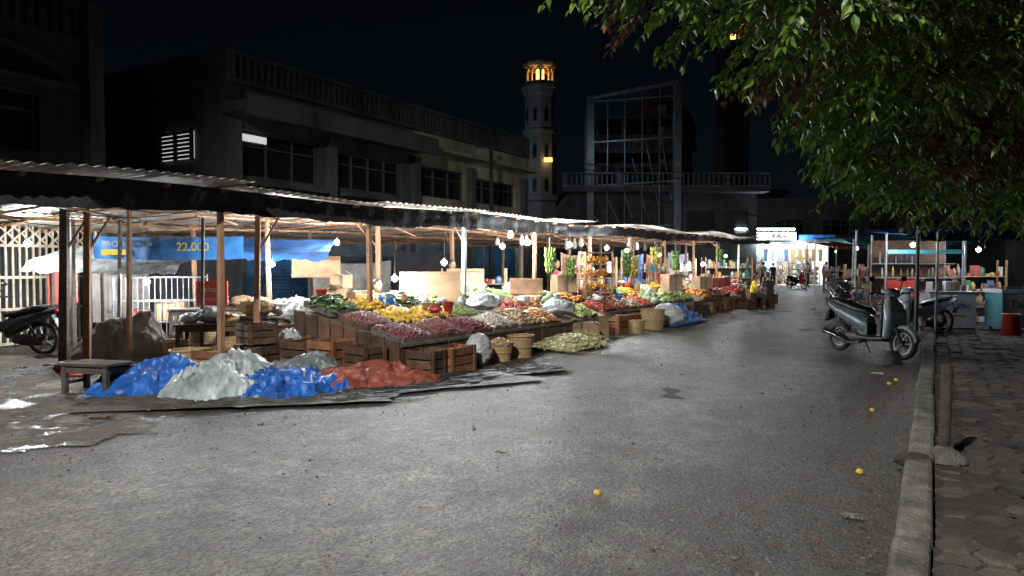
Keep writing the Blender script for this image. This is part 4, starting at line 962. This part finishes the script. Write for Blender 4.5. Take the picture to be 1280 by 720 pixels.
for (x,y,k,sz) in ((5.5,8.6,1,1),(5.3,9.0,1,1),(5.7,9.3,0,.8),(-.1,5.9,1,.5),(-4.4,7.6,0,.7),(2.1,4.4,1,.6),(-6.0,9.2,0,1),(-5.5,7.4,1,1),(5.2,10.2,0,.8),(5.9,9.6,1,1.2),(6.0,10.3,1,1),(-.2,10.9,1,1.3),(1.2,12.6,1,1.2),(.6,12.0,0,.8),(-4.2,7.3,1,1),(-5.6,8.3,0,.9),(-4.6,8.2,1,1.1)):
    b=MB(); s0=R.uniform(0,50); b.grid(14,14,lambda u,v:((u-.5)*.2*sz+.02*nz(u*5+s0,v*5),(v-.5)*.13*sz+.02*nz(u*5,v*5+s0),.01+.035*sz*abs(nz(u*4+s0,v*4))+.01*abs(nz(u*11+s0,v*11))),PA if k==0 else DEB,False); b.build('crumpled_litter',(x,y,.03),R.uniform(0,3))
FRU=mat('fallen_fruit_skin',(.46,.28,.03),.5,.4,20,.2,40)
for (x,y) in ((.58,4.83),(2.6,5.33),(3.83,7.6),(4.9,9.3),(5.15,9.6)):
    b=MB(); b.ball((0,0,.03),(.028,.028,.025),FRU,14,10); b.tube([(0,0,.054),(.004,0,.062)],.004,WOODD,5); b.build('fallen_fruit',(x,y,.02))

# ---------------- people
SKIN=mat('skin',(.28,.15,.09),.55,.1,8,.05,60); HAIR=mat('hair_black',(.012,.01,.01),.5,.3,30,.3,90)
def person(name,x,y,rz,pose,shirt,pants,sc=1.0,z=0,hair=True):
    J=dict(pel=(0,0,.93),sp=(0,0,1.10),ch=(0,.0,1.30),nb=(0,0,1.43),nk=(0,.015,1.50))
    Rr=dict(pel=.135,sp=.12,ch=.14,nb=.07,nk=.052)
    for s_,n in((-1,'l'),(1,'r')):
        J.update({'sh'+n:(s_*.165,0,1.39),'el'+n:(s_*.22,-.02,1.12),'wr'+n:(s_*.23,.06,.88),'hp'+n:(s_*.09,0,.88),'kn'+n:(s_*.10,.03,.49),'an'+n:(s_*.10,-.01,.09),'to'+n:(s_*.11,.14,.035)})
        Rr.update({'sh'+n:.065,'el'+n:.046,'wr'+n:.029,'hp'+n:.09,'kn'+n:.06,'an'+n:.042,'to'+n:.034})
    J.update(pose)
    names=list(J); idx={k:i for i,k in enumerate(names)}
    E=[('pel','sp'),('sp','ch'),('ch','nb'),('nb','nk')]
    for n in 'lr': E+=[('ch','sh'+n),('sh'+n,'el'+n),('el'+n,'wr'+n),('pel','hp'+n),('hp'+n,'kn'+n),('kn'+n,'an'+n),('an'+n,'to'+n)]
    me=bpy.data.meshes.new('tmp'); me.from_pydata([J[k] for k in names],[(idx[a],idx[c]) for a,c in E],[]); o=bpy.data.objects.new('tmp',me); SC.collection.objects.link(o)
    o.modifiers.new('s','SKIN'); sd=o.modifiers.new('d','SUBSURF'); sd.levels=2; sd.render_levels=2
    for k in names:
        d=me.skin_vertices[0].data[idx[k]]; d.radius=(Rr[k]*(1.25 if k in('ch','sp','pel') else 1),Rr[k]); d.use_root=(k=='pel')
    bpy.context.view_layer.update(); dg=bpy.context.evaluated_depsgraph_get(); m2=bpy.data.meshes.new_from_object(o.evaluated_get(dg))
    bpy.data.objects.remove(o)
    seg=[(Vector(J[a]),Vector(J[c]),a,c) for a,c in E]
    b=MB(); vs=[v.co.copy() for v in m2.vertices]
    b.v=[tuple(v) for v in vs]
    for p in m2.polygons:
        c=p.center; best=None;bd=9
        for a,d,na,nc in seg:
            t=max(0,min(1,(c-a).dot(d-a)/max(1e-6,(d-a).length_squared))); dd=(c-(a+(d-a)*t)).length
            if dd<bd: bd=dd;best=(na,nc,t)
        na,nc,t=best
        if na=='nb' : m=SKIN
        elif na[:2]=='el' or (na[:2]=='sh' and t>.65): m=SKIN
        elif na[:2]=='an' or (na[:2]=='kn' and t>.85): m=SKIN if na[:2]=='kn' else BLKPL
        elif na[:2] in('hp','kn') or (na=='pel' and nc[:2]=='hp'): m=pants
        else: m=shirt
        b.f.append(list(p.vertices)); b.m.append(b.mi(m)); b.sm.append(True)
    nk=Vector(J['nk']); hc=nk+Vector((0,.03,.125))
    def hf(p):
        f=1.0
        if p.z<-.2: f*=1-.16*abs(p.x)*(-p.z)
        if p.y>.3 and p.z<-.5: f*=1.06
        return f
    b.ball(hc,(.076,.095,.118),SKIN,18,14,fn=hf)
    b.loft([[hc+Vector((dx*.5,.083,.02)) for dx in(-.01,0,.01)],[hc+Vector((dx,.112,-.025)) for dx in(-.016,0,.016)],[hc+Vector((dx,.09,-.035)) for dx in(-.014,0,.014)]],SKIN)
    for s_ in(-1,1):
        b.ball(hc+Vector((s_*.03,.083,.012)),(.013,.008,.007),WHT,8,5); b.ball(hc+Vector((s_*.03,.090,.012)),(.006,.004,.006),HAIR,6,4)
        b.box(tuple(hc+Vector((s_*.03,.089,.032))),(.03,.006,.006),HAIR); b.ball(hc+Vector((s_*.077,-.005,-.005)),(.01,.02,.03),SKIN,8,6)
    b.box(tuple(hc+Vector((0,.088,-.06))),(.04,.008,.01),TL)
    b.ball(hc+Vector((0,-.018,.025)),(.086,.098,.110),HAIR,18,12,fn=lambda p:1 if (p.z>-.1 or p.y<0) and not(p.y>.45 and p.z<.5) else .8)
    for n,s_ in(('l',-1),('r',1)):
        w_=Vector(J['wr'+n]); d=(w_-Vector(J['el'+n])).normalized(); sd=Vector((0,1,0)) if abs(d.y)<.8 else Vector((1,0,0)); sd=(sd-d*sd.dot(d)).normalized(); nr=d.cross(sd)
        b.loft([[w_+d*t+sd*a*wd+nr*c*.013 for a,c in((-1,-1),(1,-1),(1,1),(-1,1))] for t,wd in((-.01,.022),(.03,.036),(.085,.04))],SKIN)
        for k,l in enumerate((.065,.075,.07,.055)):
            p=w_+d*.08+sd*(.03-.02*k); b.tube([p,p+d*l*.5+nr*.006*s_,p+d*l*.85+nr*.022*s_,p+d*l+nr*.032*s_],[.0095,.009,.008,.006],SKIN,6)
        p=w_+d*.025+sd*.032; b.tube([p,p+sd*.02+d*.025,p+sd*.022+d*.055],[.011,.010,.007],SKIN,6)
    ob=b.build(name,(x,y,z),rz); ob.scale=(sc,sc,sc)
sit=dict(pel=(0,0,.50),sp=(0,.03,.68),ch=(0,.07,.87),nb=(0,.10,1.0),nk=(0,.13,1.07))
for s_,n in((-1,'l'),(1,'r')):
    sit.update({'sh'+n:(s_*.165,.08,.96),'el'+n:(s_*.23,.16,.72),'wr'+n:(s_*.14,.36,.62),'hp'+n:(s_*.09,.02,.48),'kn'+n:(s_*.15,.42,.50),'an'+n:(s_*.14,.40,.10),'to'+n:(s_*.15,.54,.04)})
walk=dict(knl=(-.1,.16,.52),anl=(-.1,.25,.10),tol=(-.1,.4,.05),knr=(.1,.02,.48),anr=(.1,-.25,.13),tor=(.1,-.12,.035),ell=(-.22,-.12,1.13),wrl=(-.22,-.08,.88),elr=(.22,.08,1.13),wrr=(.2,.24,.95))
reach=dict(ell=(-.24,.16,1.18),wrl=(-.15,.38,1.12),elr=(.24,.14,1.15),wrr=(.16,.36,1.05))
SY=mat('shirt_yellow',(.75,.55,.03),.8,.15,8,.2,30); SR=mat('shirt_maroon',(.25,.04,.05),.8,.15,8,.2,30); SB=mat('shirt_blue',(.06,.12,.3),.8,.15,8,.2,30); SWt=mat('shirt_white',(.55,.55,.55),.8,.15,8,.2,30); SBk=mat('cloth_black',(.02,.02,.025),.85,.15,8,.2,30); JN=mat('jeans',(.04,.06,.11),.85,.2,8,.2,30)
def stool(x,y,h,z=0,m=None):
    b=MB(); b.lathe([(0,h),(.16,h),(.17,h-.03),(.15,h-.04),(.19,0),(.165,0)],(0,0,0),m or WOODD,10); b.build('low_stool',(x,y,z))
def atQ(p,q): v=Q(p,q); return v.x,v.y
rd=SANG-math.pi
x,y=atQ(6.7,1.3); person('seated_vendor_person',x,y,rd,sit,SR,SBk); stool(x,y,.42)
x,y=atQ(22.2,-1.75); person('seated_vendor_person',x,y,rd+.3,sit,SY,SBk); stool(x,y,.42)
x,y=atQ(23.6,-2.0); person('seated_shopper_person',x,y,rd+2.4,sit,SBk,SBk); stool(x,y,.42)
for (p,q,po,sh) in ((9.4,1.5,{},SBk),(13.6,1.2,reach,SR),(18.6,1.5,{},SB),(24.5,1.5,reach,SWt)):
    x,y=atQ(p,q); person('vendor_person',x,y,rd+R.uniform(-.4,.4),po,sh,JN,R.uniform(.95,1.0))
person('shopper_person',17.3,49.5,math.radians(10),walk,SWt,SBk); person('shopper_person',18.3,50.5,math.radians(170),{},SBk,SBk,.97); person('shopper_person',20.1,49,math.radians(-60),walk,SWt,JN)
person('shopper_person',14.2,27.5,math.radians(60),{},SBk,JN); person('shopper_person',19.2,44,math.radians(160),walk,SB,JN)
